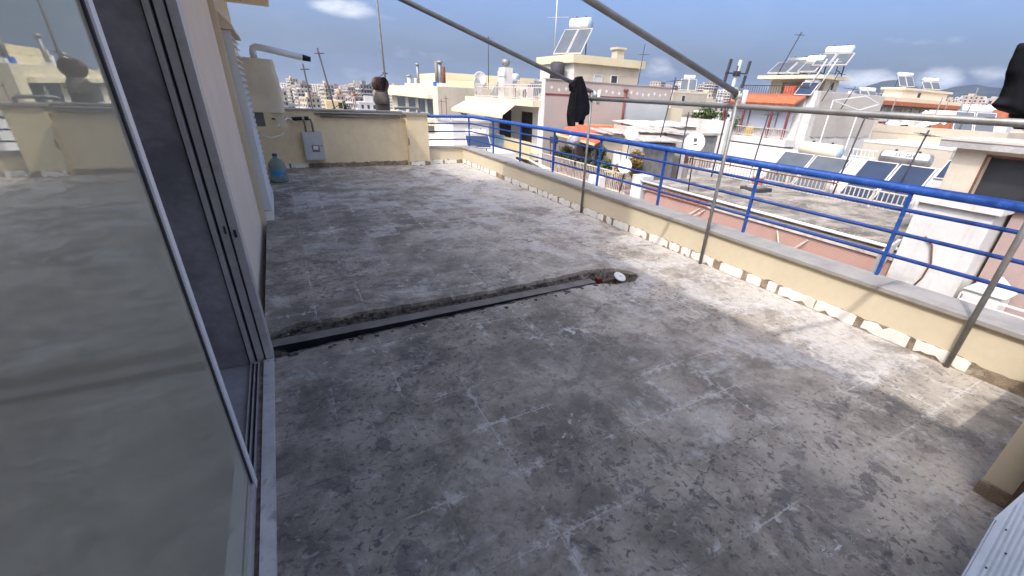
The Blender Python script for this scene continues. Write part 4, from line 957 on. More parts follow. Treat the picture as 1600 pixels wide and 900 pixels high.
# ================================================================== WHITE ROOF WITH THE SOLAR HEATERS
wr = building('white_roof_building', 'white flat roofed building behind the rusty fence carrying solar heaters', 18.2, 23.5, 5.5, 17.2, -1.55, 'white', 'whiteold')
b = MB(); b.box((22.0, 5.6, -1.518), (22.2, 17.1, -.30)); b.build('white_wall', M['whiteold'], wr)
b = MB(); b.box((18.9, 5.0, -1.6), (21.9, 6.1, -.62)); b.build('grey_parapet', M['concrete'], wr)
G2 = 'solar heaters on the white roof'
solar((19.25, 10.55, -1.50), R(90), 'cream tank solar heater with two dusty collectors on the white roof', npan=2, panel='panelgrey', plen=1.65, pw=1.35, tank_l=1.55, tank_r=.27, mt_tank='tankcream', lift=.0, group=G2)
h2 = solar((19.25, 7.55, -1.50), R(90), 'stainless tank solar heater with two dark blue collectors on the white roof', npan=2, panel='panel', plen=1.75, pw=1.08, tank_l=1.45, tank_r=.24, mt_tank='steel', end='steel', group=G2)
tkk = [o for o in h2.children if o.name.startswith('tank')][0]
TX, TZ = 19.718, .073
b = MB(); vs = []
for k in range(9):
    th = R(12 + 62 * k / 8)
    for y in (6.86, 8.24): vs.append((TX - .2425 * math.cos(th), y, TZ + .2425 * math.sin(th)))
b.add(vs, [(2 * k, 2 * k + 1, 2 * k + 3, 2 * k + 2) for k in range(8)], True); b.build('label_strip', M['dish'], tkk)
tc = bpy.data.curves.new('lettering', 'FONT'); tc.body = 'sertac'; tc.size = .27; tc.extrude = .003; tc.align_x = 'CENTER'
to = bpy.data.objects.new('lettering', tc); C.objects.link(to); to.data.materials.append(M['ink'])
bpy.context.view_layer.update()
dg = bpy.context.evaluated_depsgraph_get(); me_t = bpy.data.meshes.new_from_object(to.evaluated_get(dg)); bpy.data.objects.remove(to)
to = bpy.data.objects.new('lettering', me_t); C.objects.link(to); to.parent = tkk; th = R(40); nrm = Vector((-math.cos(th), 0, math.sin(th))); upv = Vector((math.sin(th), 0, math.cos(th)))
to.matrix_basis = Matrix.Translation(Vector((TX, 7.5, TZ)) + nrm * .247 - upv * .08 - h2.location) @ Matrix(((0, upv.x, nrm.x), (-1, upv.y, nrm.y), (0, upv.z, nrm.z))).to_4x4()
solar((20.9, 5.9, -.62), R(95), 'small solar heater with red lettering by the stair house', npan=1, plen=1.0, pw=1.5, tank_l=1.3, tank_r=.17, mt_tank='dish', tilt=35, group=G2)
for (x, y, h, ln) in ((20.6, 12.6, 2.6, (.5, -.3)), (20.4, 9.2, 2.9, (.55, -.4)), (20.3, 7.2, 2.5, (.6, -.4))):
    pass
yagi((18.8, 12.9, -1.5), 2.9, 'thin aerial mast left of the cream tank heater', 4, .7, .4, .03, lean=(.1, -.1))
yagi((18.6, 9.0, -1.5), 3.0, 'thin aerial mast between the cream tank and the stainless tank', 5, .9, 1.2, .03, lean=(.2, -.1))
yagi((18.5, 7.0, -1.5), 2.6, 'thin aerial mast in front of the stainless tank heater', 4, .7, .8, .03, lean=(.25, -.15))
fence('white_rail', 'short white railing on the white roof wall behind the tanks', (22.1, 10.6, 0), (22.1, 9.5, 0), .06, -.298, .16, 'white', .03, 2, tw=.04)

# ================================================================== PLANT TERRACE
pt = building('terrace_building', 'low building whose roof is a terrace full of plants', 13.02, 20.5, 14.6, 22.2, -2.32, 'beige', 'brownpink')
b = MB(); b.box((12.7, 14.4, -2.52), (13.018, 22.6, -2.30)); b.build('ledge', M['creamband'], pt)
fence('terrace_fence', 'ivory baluster fence along the plant terrace', (13.0, 22.5, 0), (13.0, 14.75, 0), -1.40, -2.30, .13, 'rustwhite', .028, 2, tw=.05)
GP = 'plants on the terrace'
lab = ['tall green shrub by the left end of the terrace', 'bushy green shrub in the middle of the terrace under the red roof', 'ochre dried shrub near the right end of the terrace', 'small dark green plant behind the ivory fence', 'pale flowering pot plant behind the ivory fence', 'dark shrub under the edge of the red sheet roof', 'ochre grass plant near the blue board', 'low green plant next to the round satellite dish']
for i, (x, y, h, w, mt) in enumerate(((13.8, 21.3, 1.5, .8, 'leaf'), (13.9, 18.3, 1.6, .9, 'leaf'), (14.2, 15.6, 1.75, .8, 'leafdry'), (13.6, 20.2, 1.1, .7, 'leafdark'), (13.7, 17.2, 1.2, .7, 'leaf'), (14.5, 19.4, 1.7, .9, 'leafdark'), (13.6, 15.9, 1.1, .6, 'leafdry'), (13.6, 18.9, 1.0, .6, 'leafdark'))):
    plant((x, y, -2.28), h, w, mt, lab[i], 40 + i, group=GP)
P1, P2, P3, P4 = HX(868, 208, 13.2), HX(930, 225, 13.2), HY(985, 198, 22.1), HY(893, 194, 22.1)
rs_ = thing('red_sheet_roof', (P2.x, P2.y, -2.3), 'sloping red sheet roof with a yellow edge over the terrace', 'roof')
b = MB(); b.prism([P1, P2, P3, P4], (0, 0, -.05)); b.build('sheet', M['redsheet'], rs_)
b = MB(); b.bar(P1 + Vector((-.03, 0, -.03)), P2 + Vector((-.03, 0, -.03)), .06, .11); b.bar(P4 + Vector((0, -.05, .03)), P3 + Vector((0, -.05, .03)), .07, .08); b.build('edge', M['ochre'], rs_)
for i in range(12):
    f = (i + .5) / 12; b = MB(); b.bar(P1.lerp(P2, f) + Vector((0, 0, .012)), P4.lerp(P3, f) + Vector((0, 0, .012)), .035, .03); b.build('rib', M['redsheet'], rs_)
for p in (P1, P2, P1.lerp(P2, .5)): b = MB(); b.box((p.x, p.y - .04, -2.3), (p.x + .08, p.y + .04, p.z - .09)); b.build('post', M['iron'], rs_)
sd = thing('white_door_panels', (14.4, 17.2, -2.28), 'two white door panels in the shade under the red roof', 'door')
for y in (17.55, 16.9): b = MB(); b.box((14.6, y - .28, -2.28), (14.66, y + .28, -.75)); b.build('panel', M['white'], sd)
hut = thing('grey_shed', (15.6, 15.6, -2.3), 'grey timber shed with a weathered sheet roof right of the plants', 'shed')
for k in range(7): box('board', (14.55 + k * .29, 15.62, -2.3), (14.55 + k * .29 + .275, 15.66, -.22), M['darkawning'], hut)
box('wall', (14.52, 15.67, -2.3), (16.6, 16.6, -.22), M['concrete'], hut)
b = MB(); b.prism([(14.3, 15.4, -.06), (16.9, 15.4, -.12), (16.9, 15.4, -.17), (14.3, 15.4, -.11)], (0, 1.5, .14)); b.build('roof', M['metalroof'], hut)
bb = MB(); bb.box((14.25, 15.4, -2.28), (14.32, 15.75, -.85)); tag(bb.build('blue_board', M['bluepaint']), 'bright blue board standing beside the white dish', 'board')
for i, (x0, x1, y0, y1, z, mt, l) in enumerate(((15.6, 19.0, 17.2, 18.6, .12, 'metalroof', 'pale weathered sheet roof behind the grey shed'), (17.2, 22.0, 19.2, 21.4, .28, 'whiteold', 'cluttered whitish flat roof at the foot of the grey wall'), (14.2, 16.6, 18.4, 19.6, -.05, 'metalroof', 'buckled sheet roof right of the red roof'))):
    t = thing('roof_shed', ((x0 + x1) / 2, (y0 + y1) / 2, -2.3), l, 'shed'); box('wall', (x0 + .1, y0 + .1, -2.3), (x1 - .1, y1, z - .02), M['beige'], t)
    rr = random.Random(i); n = 7
    for k in range(n): a0, a1 = x0 + (x1 - x0) * k / n, x0 + (x1 - x0) * (k + 1) / n; j = rr.uniform(-.02, .03); b = MB(); b.prism([(a0 + .01, y0 - .1, z + j), (a1 - .01, y0 - .1, z + j + rr.uniform(-.02, .02)), (a1 - .01, y1 + .1, z + j + .16), (a0 + .01, y1 + .1, z + j + .16)], (0, 0, .03)); b.build('sheet', M[mt], t)
hut2 = thing('brick_door_hut', (18.4, 16.2, -2), 'grey roof hut with a brown door behind the big white dish', 'hut')
box('wall', (17.45, 16.02, -2), (19.9, 17.4, .12), M['concrete'], hut2); box('roof', (17.3, 15.85, .122), (20.1, 17.6, .22), M['metalroof'], hut2)
box('door', (17.75, 15.99, -1.2), (18.4, 16.018, .05), M['rust'], hut2); box('white_pier', (17.46, 15.97, -2), (17.7, 16.018, .10), M['white'], hut2); box('panel', (18.55, 15.98, -1.4), (19.8, 16.018, .06), M['darkawning'], hut2)
GD = 'white satellite dishes along the near roofs'
dish((12.75, 14.9, -2.4), (12.75, 14.65, -1.02), .30, (-.85, -.45, .25), 'white satellite dish low beside the blue board', group=GD)
dish((13.1, 15.2, -2.3), (12.9, 14.75, .30), .28, (-.5, -.75, .25), 'narrow white satellite dish seen side-on above the rail', group=GD)
dish((13.4, 11.6, -1.5), (12.9, 11.3, .27), .36, (-.80, -.5, .22), 'big white satellite dish with a small emblem behind the blue handrail', group=GD, logo=True)
dish((13.1, 18.9, -2.3), (12.8, 18.75, -.42), .36, (.2, .9, .25), 'grey satellite dish seen from behind over the terrace', mt='alu', group=GD)
at = thing('black_lamp_box', (13.2, 21.6, -2.3), 'black lantern box on a thin stand at the left of the terrace', 'lantern')
b = MB(); b.box((13.0, 21.1, -.78), (13.3, 21.5, -.45)); b.build('lantern', M['iron'], at); b = MB(); b.bar((13.1, 21.4, -2.3), (13.15, 21.7, -.45), .03); b.bar((13.1, 20.6, -2.3), (13.15, 21.2, -.78), .03); b.build('stand', M['iron'], at, stuff=True)
tb2 = thing('terrace_table', (13.7, 16.5, -2.28), 'small wooden table with clutter on the plant terrace', 'table')
box('top', (13.4, 16.1, -1.62), (14.0, 16.9, -1.57), M['ochre'], tb2)
for x in (13.45, 13.95):
    for y in (16.15, 16.85): box('leg', (x - .025, y - .025, -2.28), (x + .025, y + .025, -1.622), M['bark'], tb2)
aw2 = thing('white_condenser', (12.9, 16.6, -2.3), 'white air conditioner condenser hung outside the ivory fence', 'air conditioner')
box('case', (12.55, 16.1, -2.28), (12.9, 16.95, -1.72), M['white'], aw2); b = MB(); b.lathe([(0, .01), (.2, .01), (.22, 0)], (12.548, 16.4, -2.0), 16, (-1, 0, 0)); b.build('fan_grille', M['boxgrey'], aw2)

# ================================================================== GREY FIREWALL BUILDING WITH PENTHOUSE AND AWNING BALCONY
H = thing('firewall_building', (18, 28, -21), 'apartment building with a grey pink firewall, red stripe and cream penthouse', 'building')
box('body', (14.0, 22.6, -21), (24, 33, 1.20), M['creamband'], H)
box('firewall', (13.0, 22.25, -21), (22.3, 22.598, 2.36), M['greywall'], H)
box('firewall_coping', (12.96, 22.21, 2.362), (22.34, 22.64, 2.42), M['concrete'], H)
box('white_pier', (12.96, 22.262, -21), (12.999, 22.61, 2.36), M['white'], H)
box('red_stripe', (13.0, 22.235, 1.60), (18.9, 22.249, 1.70), M['redline'], H); box('grey_stripe', (18.9, 22.235, 1.62), (22.3, 22.249, 1.66), M['concrete'], H)
box('grey_patch', (18.6, 22.24, -.3), (22.2, 22.249, 1.58), mat('cool_grey_render', (.40, .405, .39, 1), .9, .08, .6, .1), H)
b = MB(); b.tube([(18.55, 22.18, -.2), (18.55, 22.18, 1.95)], .07, 8); b.lathe([(.07, 0), (.16, .1), (.13, .2), (0, .21)], (18.55, 22.18, 1.95), 10); b.build('drain_pipe', M['redline'], H)
rr = random.Random(2)
for k in range(19): b = MB(); b.lathe([(0, .006), (rr.uniform(.05, .085), .005), (.09, 0)], (13.4 + k * .47, 22.249, 1.93 + rr.uniform(-.05, .05)), 9, (0, -1, 0)); b.build('filler_patch', M['white'], H)
box('penthouse', (16.2, 24.4, 1.2), (21.3, 28.5, 3.42), M['beige'], H)
box('penthouse_sunlit_side', (16.17, 24.42, 1.202), (16.199, 28.5, 3.42), M['white'], H)  # white sheet paints the sunlit flank brighter than the beige front
box('eave_band', (15.95, 24.2, 3.422), (21.6, 28.7, 3.86), M['yellowband'], H)
window(H, 'y', 24.4, 17.75, 18.3, 1.25, 2.85, 'boxgrey', 'boxgrey', name='door'); window(H, 'y', 24.4, 19.05, 19.55, 2.3, 2.9); window(H, 'x', 16.17, 25.4, 25.95, 2.1, 3.0, 'boxgrey', 'boxgrey')
box('chimney', (20.6, 26.0, 3.862), (21.2, 26.6, 4.55), M['beige'], H)
b = MB(); b.box((20.5, 25.9, 4.552), (21.3, 26.7, 4.68)); b.build('chimney_cap', M['beige'], H)
solar((17.6, 26.6, 3.86), R(115), 'solar heater with a white tank on the cream penthouse roof', npan=2, panel='panelgrey', plen=1.9, pw=1.0, tank_l=1.35, tank_r=.36, mt_tank='dish', tilt=50)
yagi((16.6, 27.5, 3.86), 3.3, 'tall pale aerial left of the penthouse solar heater', 5, 1.3, -.3, .03, z_boom=2.2, mt='alu')
yagi((20.9, 24.0, 1.2), 3.6, 'thin brown aerial mast in front of the penthouse', 4, .6, 0, .025, z_boom=3.0, lean=(.25, 0))
b = MB(); b.tube([(15.5, 25.0, 1.2), (15.5, 25.0, 2.6)], .03); b.lathe([(.0, 0), (.45, .0), (.45, .95), (.3, 1.05), (0, 1.05)], (15.5, 25.2, 2.4), 16); tag(b.build('dark_water_tank', M['iron']), 'dark round water tank on a stand left of the cream penthouse', 'water tank')
box('roof_band', (12.5, 22.65, .98), (13.998, 33.2, 1.29), M['creamband'], H); box('roof_band_end', (12.48, 22.63, .981), (12.499, 24.2, 1.291), M['yellowband'], H)
wall_open('balcony_wall', M['white'], H, 'x', 13.9, 22.65, 33, -1.6, .98, .099, [(23.2, 24.1, -1.2, .55), (25.2, 26.8, -1.2, .6), (28.2, 30.2, -1.2, .6)])
box('room_shade_sheet', (13.97, 22.7, -1.5), (13.998, 32.9, .9), M['dark'], H)  # thin near-black sheet paints the darkness behind the balcony openings
box('balcony_slab', (12.4, 22.65, -1.86), (13.9, 36, -1.50), M['creamband'], H)
box('side_wall', (12.9, 22.63, -1.5), (13.2, 22.75, .979), M['white'], H)
box('ochre_front', (12.38, 22.6, -1.70), (12.399, 26.1, -.86), M['ochre'], H)
fence('balcony_fence', 'balcony railing with teal panels under the cream awning', (12.42, 36, 0), (12.42, 26.15, 0), -.84, -1.5, .14, 'bluelabel', .03, 2, tw=.06)
for k in range(7): box('teal_panel', (12.46, 26.3 + 1.38 * k, -1.46), (12.48, 26.3 + 1.38 * k + 1.3, -.92), M['tealglass'], bpy.data.objects[[o.name for o in C.objects if o.name.startswith('balcony_fence')][-1]])
aw = thing('cream_awning', (12.5, 29, .8), 'cream striped awning with a scalloped edge over the balcony', 'awning')
b = MB(); b.prism([(12.48, 24.9, .95), (11.55, 24.6, .42), (11.55, 33.6, .42), (12.48, 33.3, .95)], (0, 0, .02)); b.build('cloth', M['awning'], aw)
b = MB()
for k in range(36): y = 24.6 + k * .25; b.prism([(11.55, y, .42), (11.55, y + .25, .42), (11.55, y + .25, .30), (11.55, y + .19, .24), (11.55, y + .06, .24), (11.55, y, .30)], (-.012, 0, 0))
b.build('valance', M['awning'], aw)
for y in (25.6, 28.0, 30.0, 32.4): b = MB(); b.bar((12.46, y, 1.0), (11.9, y + .7, .68), .05); b.build('arm', M['white'], aw); b = MB(); b.bar((11.9, y + .7, .68), (11.6, y - .1, .46), .05); b.build('arm', M['white'], aw)
fence('roof_rail', 'white roof terrace railing above the cream awning', (13.2, 33, 0), (13.2, 23.0, 0), 2.12, 1.3, .22, 'rustwhite', .03, 3, tw=.045)
solar((14.6, 30.4, 1.22), R(115), 'dark solar heater behind the terrace railing left of the white chimney', npan=2, panel='panelgrey', plen=1.6, pw=.9, tank_l=1.2, tank_r=.24, mt_tank='dish', tilt=42)
solar((15.0, 26.9, 1.3), R(115), 'solar collector behind the terrace railing right of the white chimney', npan=1, panel='panel', plen=1.6, pw=1.6, tank_l=.9, tank_r=.18, mt_tank='steel', tilt=30)
wc = thing('white_chimney', (13.6, 28.6, 1.3), 'tall white chimney with a grey cowl on the awning building', 'chimney')
box('shaft', (13.35, 28.2, 1.2), (13.95, 29.1, 3.1), M['whiteold'], wc); box('shoulder', (13.3, 28.1, 2.6), (13.349, 29.15, 2.9), M['whiteold'], wc); b = MB(); b.lathe([(.14, 0), (.16, .12), (.26, .18), (.28, .35), (.2, .48), (0, .5)], (13.65, 28.65, 3.1), 14); b.build('cowl', M['galv'], wc)
cu = thing('roof_condenser', (13.7, 25.6, 1.22), 'white air conditioner behind the roof terrace railing', 'air conditioner'); box('case', (13.5, 25.2, 1.25), (13.9, 26.2, 1.98), M['white'], cu); b = MB(); b.lathe([(0, .012), (.24, .012), (.27, 0)], (13.498, 25.6, 1.62), 16, (-1, 0, 0)); b.build('fan_grille', M['glassdk'], cu)
dish((13.4, 33.0, 1.2), (13.4, 33.2, 2.0), .5, (.55, -.8, .2), 'white satellite dish at the far corner of the awning building roof')
tree((12.4, 34.5, -2.6), 3.1, 1.8, 'leaf', 'green climbing shrub at the far end of the awning balcony', 12, .10, 700, clumps=10, cat='shrub', name='climbing_shrub')

# ================================================================== BEIGE BLOCK DOWN THE STREET
B1 = thing('beige_block', (20, 50, -21), 'beige apartment block with flue pipes further down the street', 'building')
box('wall', (13.4, 41.5, -21), (26, 62, 1.18), M['beige'], B1)
box('top_wall', (13.0, 41.45, 1.182), (26, 62, 1.92), M['creamband'], B1); box('flank', (13.0, 41.40, -3), (26, 41.449, 1.9), M['beige'], B1)
box('corner_pier', (13.0, 41.46, -3), (13.399, 43.0, 1.18), M['creamband'], B1); box('balcony_band', (12.6, 43, .86), (13.399, 62, 1.18), M['creamband'], B1); box('balcony_slab', (12.6, 43, -1.5), (13.399, 62, -.9), M['creamband'], B1)
for (y0, y1) in ((43.4, 46.2), (46.9, 49.4), (50.6, 53.6), (55, 59)): window(B1, 'x', 13.4, y0, y1, -.8, .75, 'glassdk', 'bluelabel')
b = MB(); b.box((13.3, 50.5, 1.2), (13.38, 55, 1.7)); b.build('grey_cap', M['concrete'], B1)
G3 = 'flue pipes on the beige block'
for (px, py, yb, h, r, mt, l, c_) in ((640, 135, 0, .95, .22, 'white', 'short white chimney with a brown cowl at the left of the beige block', 1), (650, 133, 0, .8, .14, 'white', 'thin white stub beside the tall dark flue', 0), (654, 133, 0, 2.0, .16, 'galv', 'tall dark flue pipe with cowl on the beige block', 1),
                                   (683, 131, 0, 2.1, .17, 'cable', 'tall dark flue pipe with a blue foot', 0), (688.5, 133, 0, 1.9, .17, 'galv', 'grey flue pipe, the middle one of the three', 1), (694, 134, 0, 1.6, .16, 'rust', 'rusty brown flue pipe, the right one of the three', 0)):
    q = HX(px, py, 14.2 if px < 670 else 13.9); stack((q.x, q.y, 1.9), h, r, l, mt, bool(c_), G3, .3)
bx_ = MB(); q = HX(683, 131, 13.7); bx_.box((q.x - .3, q.y - .3, 1.925), (q.x + .3, q.y + .3, 2.3)); tag(bx_.build('blue_drum', M['bluepaint']), 'blue drum at the foot of the dark flue pipe', 'drum')
for i, (px, py, h) in enumerate(((693, 190, 3.4), (700, 190, 3.6), (706, 195, 2.6))):
    q = HX(px, py + 38, 9.2); yagi((q.x, q.y, -2.4), h + .1, ['thin rusty pole, the left of the three beyond the far rail', 'tallest thin rusty pole of the three beyond the far rail', 'shortest thin pole of the three beyond the far rail'][i], 2, .35, .2 + i, .02, blen=.3, group='thin poles beyond the far rail', mt='rust')
ub = building('upper_block', 'pale cream block with a flat band behind the flue pipes', 16.8, 30, 50.5, 62, 2.75, 'creamband', 'concrete', .62, 'yellowband')
window(ub, 'y', 50.5, 21.2, 21.7, 2.1, 2.6)
dish((17.8, 43.2, 1.9), (17.7, 42.9, 2.75), .62, (-.2, -.9, .2), 'grey round satellite dish on the beige block roof', mt='alu')
yagi((19.3, 44.5, 1.9), 4.6, 'tall thin aerial mast on the beige block roof', 4, .8, .4, .04)
lb = building('low_white_block', 'low white block seen through the rail at the far end', 7.2, 11.4, 22.5, 34, -1.75, 'white', 'whiteold', .35, 'white')
box('hut', (9.0, 26, -1.7), (11.3, 29, -.1), M['white'], lb); box('hut_roof', (8.9, 25.9, -.098), (11.4, 29.1, .02), M['concrete'], lb); box('tile_patch', (7.6, 22.8, -1.38), (9.6, 24.5, -1.33), M['brick'], lb)
solar((9.8, 24.4, -1.4), R(170), 'small white topped solar heater on the low white block', npan=1, plen=1.0, pw=1.4, tank_l=1.1, tank_r=.2, mt_tank='dish', tilt=35)
sc_ = thing('white_sheet_cover', (10.3, 20.5, -2.6), 'white tarpaulin sheets hung below the street corner', 'tarpaulin')
for k in range(4): b = MB(); b.prism([(9.6 + k * .75, 20.0, -1.75 - k * .05), (10.2 + k * .75, 20.2, -1.95), (10.1 + k * .75, 22, -2.1), (9.5 + k * .75, 21.8, -1.6)], (0, 0, -.03)); b.build('sheet', M['white'], sc_)

# ================================================================== HOUSE WITH ORANGE TILED AWNING
F = thing('tiled_awning_house', (32, 19, -21), 'white house with an orange tiled awning and an enclosed balcony', 'building')
XF = 28.0
box('wall', (XF, 16.86, -21), (36, 21.8, 2.12), M['white'], F)
box('balcony_slab', (XF - 1.05, 16.7, -.62), (XF - .002, 21.9, -.22), M['white'], F)
for (y0, y1) in ((17.15, 18.1), (18.2, 20.1), (20.2, 21.6)): box('blind', (XF - .30, y0, .28), (XF - .26, y1, 1.72), M['blind'], F)
for y in (17.05, 18.15, 20.15, 21.7): b = MB(); b.box((XF - .98, y - .06, -.2), (XF - .88, y + .06, 1.75)); b.build('post', M['redline'], F)
box('yellow_panel', (XF - .8, 19.3, -.2), (XF - .75, 19.8, .32), M['yellow'], F)
fence('balcony_railing', 'thin dark railing of the enclosed balcony under the orange tiles', (XF - 1.0, 21.8, 0), (XF - 1.0, 16.8, 0), .34, -.2, .16, 'rustwhite', .028, 2, tw=.05)
b = MB(); b.prism([(XF - 1.2, 16.75, 1.74), (XF - .0, 16.75, 2.28), (XF - .0, 16.75, 2.20), (XF - 1.2, 16.75, 1.66)], (0, 4.75, 0)); b.build('awning_deck', M['tileorange'], F)
b = MB()
for k in range(30): y = 16.82 + k * .158; b.tube([(XF - 1.24, y, 1.745), (XF - .62, y, 2.03), (XF + .02, y, 2.31)], .062, 7)
b.build('barrel_tiles', M['tileorange'], F, stuff=True)
wall_open('penthouse_wall', M['beige'], F, 'x', 29.4, 16.85, 20.35, 2.12, 3.2, .15, [(17.9, 19.5, 2.13, 3.05)])
box('penthouse_room', (29.56, 16.88, 2.12), (30.9, 20.35, 3.2), M['brownpink'], F); box('penthouse_front', (29.42, 16.80, 2.12), (30.9, 16.849, 3.2), M['beige'], F)
window(F, 'y', 16.80, 30.1, 30.4, 2.65, 3.1)
box('roof_slab', (28.4, 16.4, 3.202), (31.3, 20.75, 3.40), M['creamband'], F)
fence('roof_railing', 'thin iron railing on the roof above the orange tiles', (XF + .1, 21.7, 0), (XF + .1, 16.9, 0), 2.80, 2.14, .17, 'iron', .02, 2, tw=.035)
tag(box('orange_board', (28.5, 18.0, 2.14), (28.6, 18.7, 2.82), M['redsheet']), 'orange red board leaning on the roof behind the iron railing', 'board')
fw2 = thing('taupe_firewall', (32, 16, -21), 'broad blank taupe firewall with a flaking white edge', 'wall')
box('wall', (XF + .15, 16.3, -21), (36.0, 16.84, 2.55), M['whiteold'], fw2)
b = MB(); rr = random.Random(6); top = [(XF + .45, 2.50), (36.0, 2.53)]; bot = [(36.0 - .35 * k, -.02 + rr.uniform(-.08, .08)) for k in range(1, 22)]
b.prism([(x, 16.298, z) for x, z in top + bot], (0, -.03, 0)); b.build('render_panel', M['taupe'], fw2)
box('grey_tarpaulin', (XF - 1.0, 16.9, -1.5), (XF - .6, 21.6, -.68), M['darkawning'], F)
for y in (17.6, 19.4): b = MB(); b.bar((XF - 1.0, y, -.7), (XF - 1.9, y + .5, -1.7), .04); b.build('strut', M['white'], F)
G4 = 'solar heaters on the tiled awning house'
solar((30.0, 19.4, 3.4), R(100), 'flat dark solar heater with a grey tank on the slab roof', npan=2, panel='panelgrey', plen=1.5, pw=1.2, tank_l=1.3, tank_r=.18, mt_tank='steel', tilt=28, group=G4)
solar((30.2, 17.0, 3.42), R(100), 'solar heater with a long white tank at the right of the slab roof', npan=2, panel='panelgrey', plen=1.1, pw=.9, tank_l=1.4, tank_r=.24, mt_tank='dish', tilt=38, group=G4, lift=.35)
solar((29.6, 17.9, 3.42), R(100), 'low solar heater with an ivory tank in the middle of the slab roof', npan=1, panel='panelgrey', plen=1.0, pw=1.0, tank_l=.9, tank_r=.26, mt_tank='tankcream', tilt=30, group=G4)
solar((28.75, 17.1, 2.13), R(95), 'dark solar collector leaning behind the iron roof railing', npan=1, panel='panel', plen=1.0, pw=1.0, tank_l=.8, tank_r=.13, mt_tank='dish', tilt=45, group=G4)
yagi((29.0, 19.8, 3.4), 2.4, 'tall thin aerial above the orange tiled house', 6, .5, 1.5, .03, lean=(.3, -.7))
for (y, l) in ((17.2, 'slanted pole, left of two on the slab roof edge'), (16.6, 'slanted pole, right of two on the slab roof edge')):
    yagi((28.2, y, 2.2), 2.0, l, 2, .3, 1, .04, lean=(.2, -.7), mt='alu')
yagi((28.6, 16.2, 2.0), 1.6, 'short aerial in front of the taupe firewall, left one', 4, .9, 2.3, .025, lean=(.2, -.4)); yagi((30.6, 16.1, 1.4), 1.5, 'short aerial in front of the taupe firewall, right one', 4, .9, 2.3, .025, lean=(.2, -.4))
dr = thing('rooftop_drying_rack', (26.6, 13.8, -.5), 'white pointed drying frame in front of the taupe firewall', 'drying rack')
b = MB(); P_ = [HY(1302, 157, 15.2), HY(1353, 150, 15.2), HY(1374, 163, 15.2), HY(1342, 172, 15.2), HY(1302, 157, 15.2)]
for a_, b__ in zip(P_, P_[1:]): b = MB(); b.bar(a_, b__, .05); b.build('rail', M['dish'], dr)
for p in (P_[0], P_[3]): b = MB(); b.bar(p, (p.x, p.y, -2), .05); b.build('leg', M['dish'], dr)
a3 = thing('panel_antennas', (17.6, 14.0, -2), 'mast with three slim black and white panel antennas', 'antenna')
b = MB(); b.tube([(17.55, 14, -2), (17.7, 14, 3.1)], .035, 8); b.build('mast', M['iron'], a3)
for (dx, mt) in ((-.62, 'iron'), (.0, 'dish'), (.62, 'iron')):
    for (z0, z1) in ((2.25, 2.75), (2.8, 3.3)): b = MB(); b.bar((17.65 + dx + (z0 - 2.3) * .15, 14, z0), (17.65 + dx + (z1 - 2.3) * .15, 14, z1), .085, .10); b.build('panel', M[mt], a3)
b = MB(); b.bar((17.0, 14, 2.77), (18.35, 14, 2.82), .05); b.box((17.6, 13.9, 2.68), (17.85, 14.1, 2.88)); b.build('bracket', M['iron'], a3)
yagi((16.2, 16.5, -1), 3.6, 'dark aerial mast left of the panel antennas', 4, 1.0, .3, .03, lean=(.3, -.2))
yagi((15.9, 14.6, -2), 3.2, 'grey aerial pole rising over the shed roofs', 3, .6, .6, .03)
ww = thing('flaking_white_wall', (26, 22, -21), 'long flaking white wall with greenery behind it', 'wall')
box('wall', (25.8, 20.2, -21), (26.1, 25.6, .60), M['whiteold'], ww)
for i, (x, y, h, w) in enumerate(((27.2, 21.4, 3.6, 2.2), (27.4, 22.8, 3.6, 2.4), (27.2, 24.2, 3.4, 2.2))):
    tree((x, y, -2.2), h, w, 'leaf', ['olive green tree behind the white wall, nearest the tiled house', 'olive green tree behind the white wall, middle one', 'olive green tree behind the white wall, beside the grey wall end'][i], 60 + i, .13, 900, 'trees behind the white wall', 12)
vh = building('beige_villa', 'small beige house with a roof heater between grey wall and pipes', 45.5, 52, 45, 54, 2.7, 'beige', 'concrete', .25, 'creamband')
window(vh, 'y', 45, 47.2, 47.8, 1.7, 2.4); solar((49.6, 46.5, 2.95), R(135), 'solar heater on the small beige house', npan=2, plen=1.9, pw=1.0, tank_l=1.4, tank_r=.3, mt_tank='dish', panel='panelgrey')

# ================================================================== MIDDLE DISTANCE ON THE RIGHT
Lb = thing('orange_eave_block', (72, 33, -21), 'block with orange eaves and a beige penthouse before the mountain', 'building')
box('wall', (60.5, 28.4, -21), (84, 33, 2.4), M['beige'], Lb); box('eave', (60.0, 27.9, 2.402), (84.5, 33, 2.85), M['tileorange'], Lb); box('parapet', (60.4, 28.3, 2.852), (84, 33, 3.3), M['creamband'], Lb)
for k in range(9): window(Lb, 'y', 28.4, 61 + k * 2.5, 62.9 + k * 2.5, .9, 2.15, 'glassdk', 'concrete', .1)
box('lower_eave', (60.2, 27.8, .2), (84.2, 28.398, .62), M['tileorange'], Lb); box('balcony_wall', (60.2, 27.7, .625), (84, 27.798, 1.05), M['white'], Lb)
box('penthouse', (69.0, 29.5, 3.302), (82.0, 31.6, 4.25), M['pinkcream'], Lb); box('penthouse_roof', (68.6, 29.2, 4.252), (82.5, 31.9, 4.5), M['creamband'], Lb); window(Lb, 'y', 29.5, 73.2, 74.0, 3.5, 4.05)
solar((70.8, 30.6, 4.5), R(150), 'solar heater at the left of the beige penthouse roof', npan=2, plen=1.5, pw=.9, tank_l=1.8, tank_r=.26, mt_tank='dish', panel='panelgrey', tilt=50); solar((78.0, 30.6, 4.5), R(150), 'solar heater at the right of the beige penthouse roof', npan=2, plen=1.2, pw=1.1, tank_l=1.9, tank_r=.3, mt_tank='dish', panel='panelgrey', tilt=45)
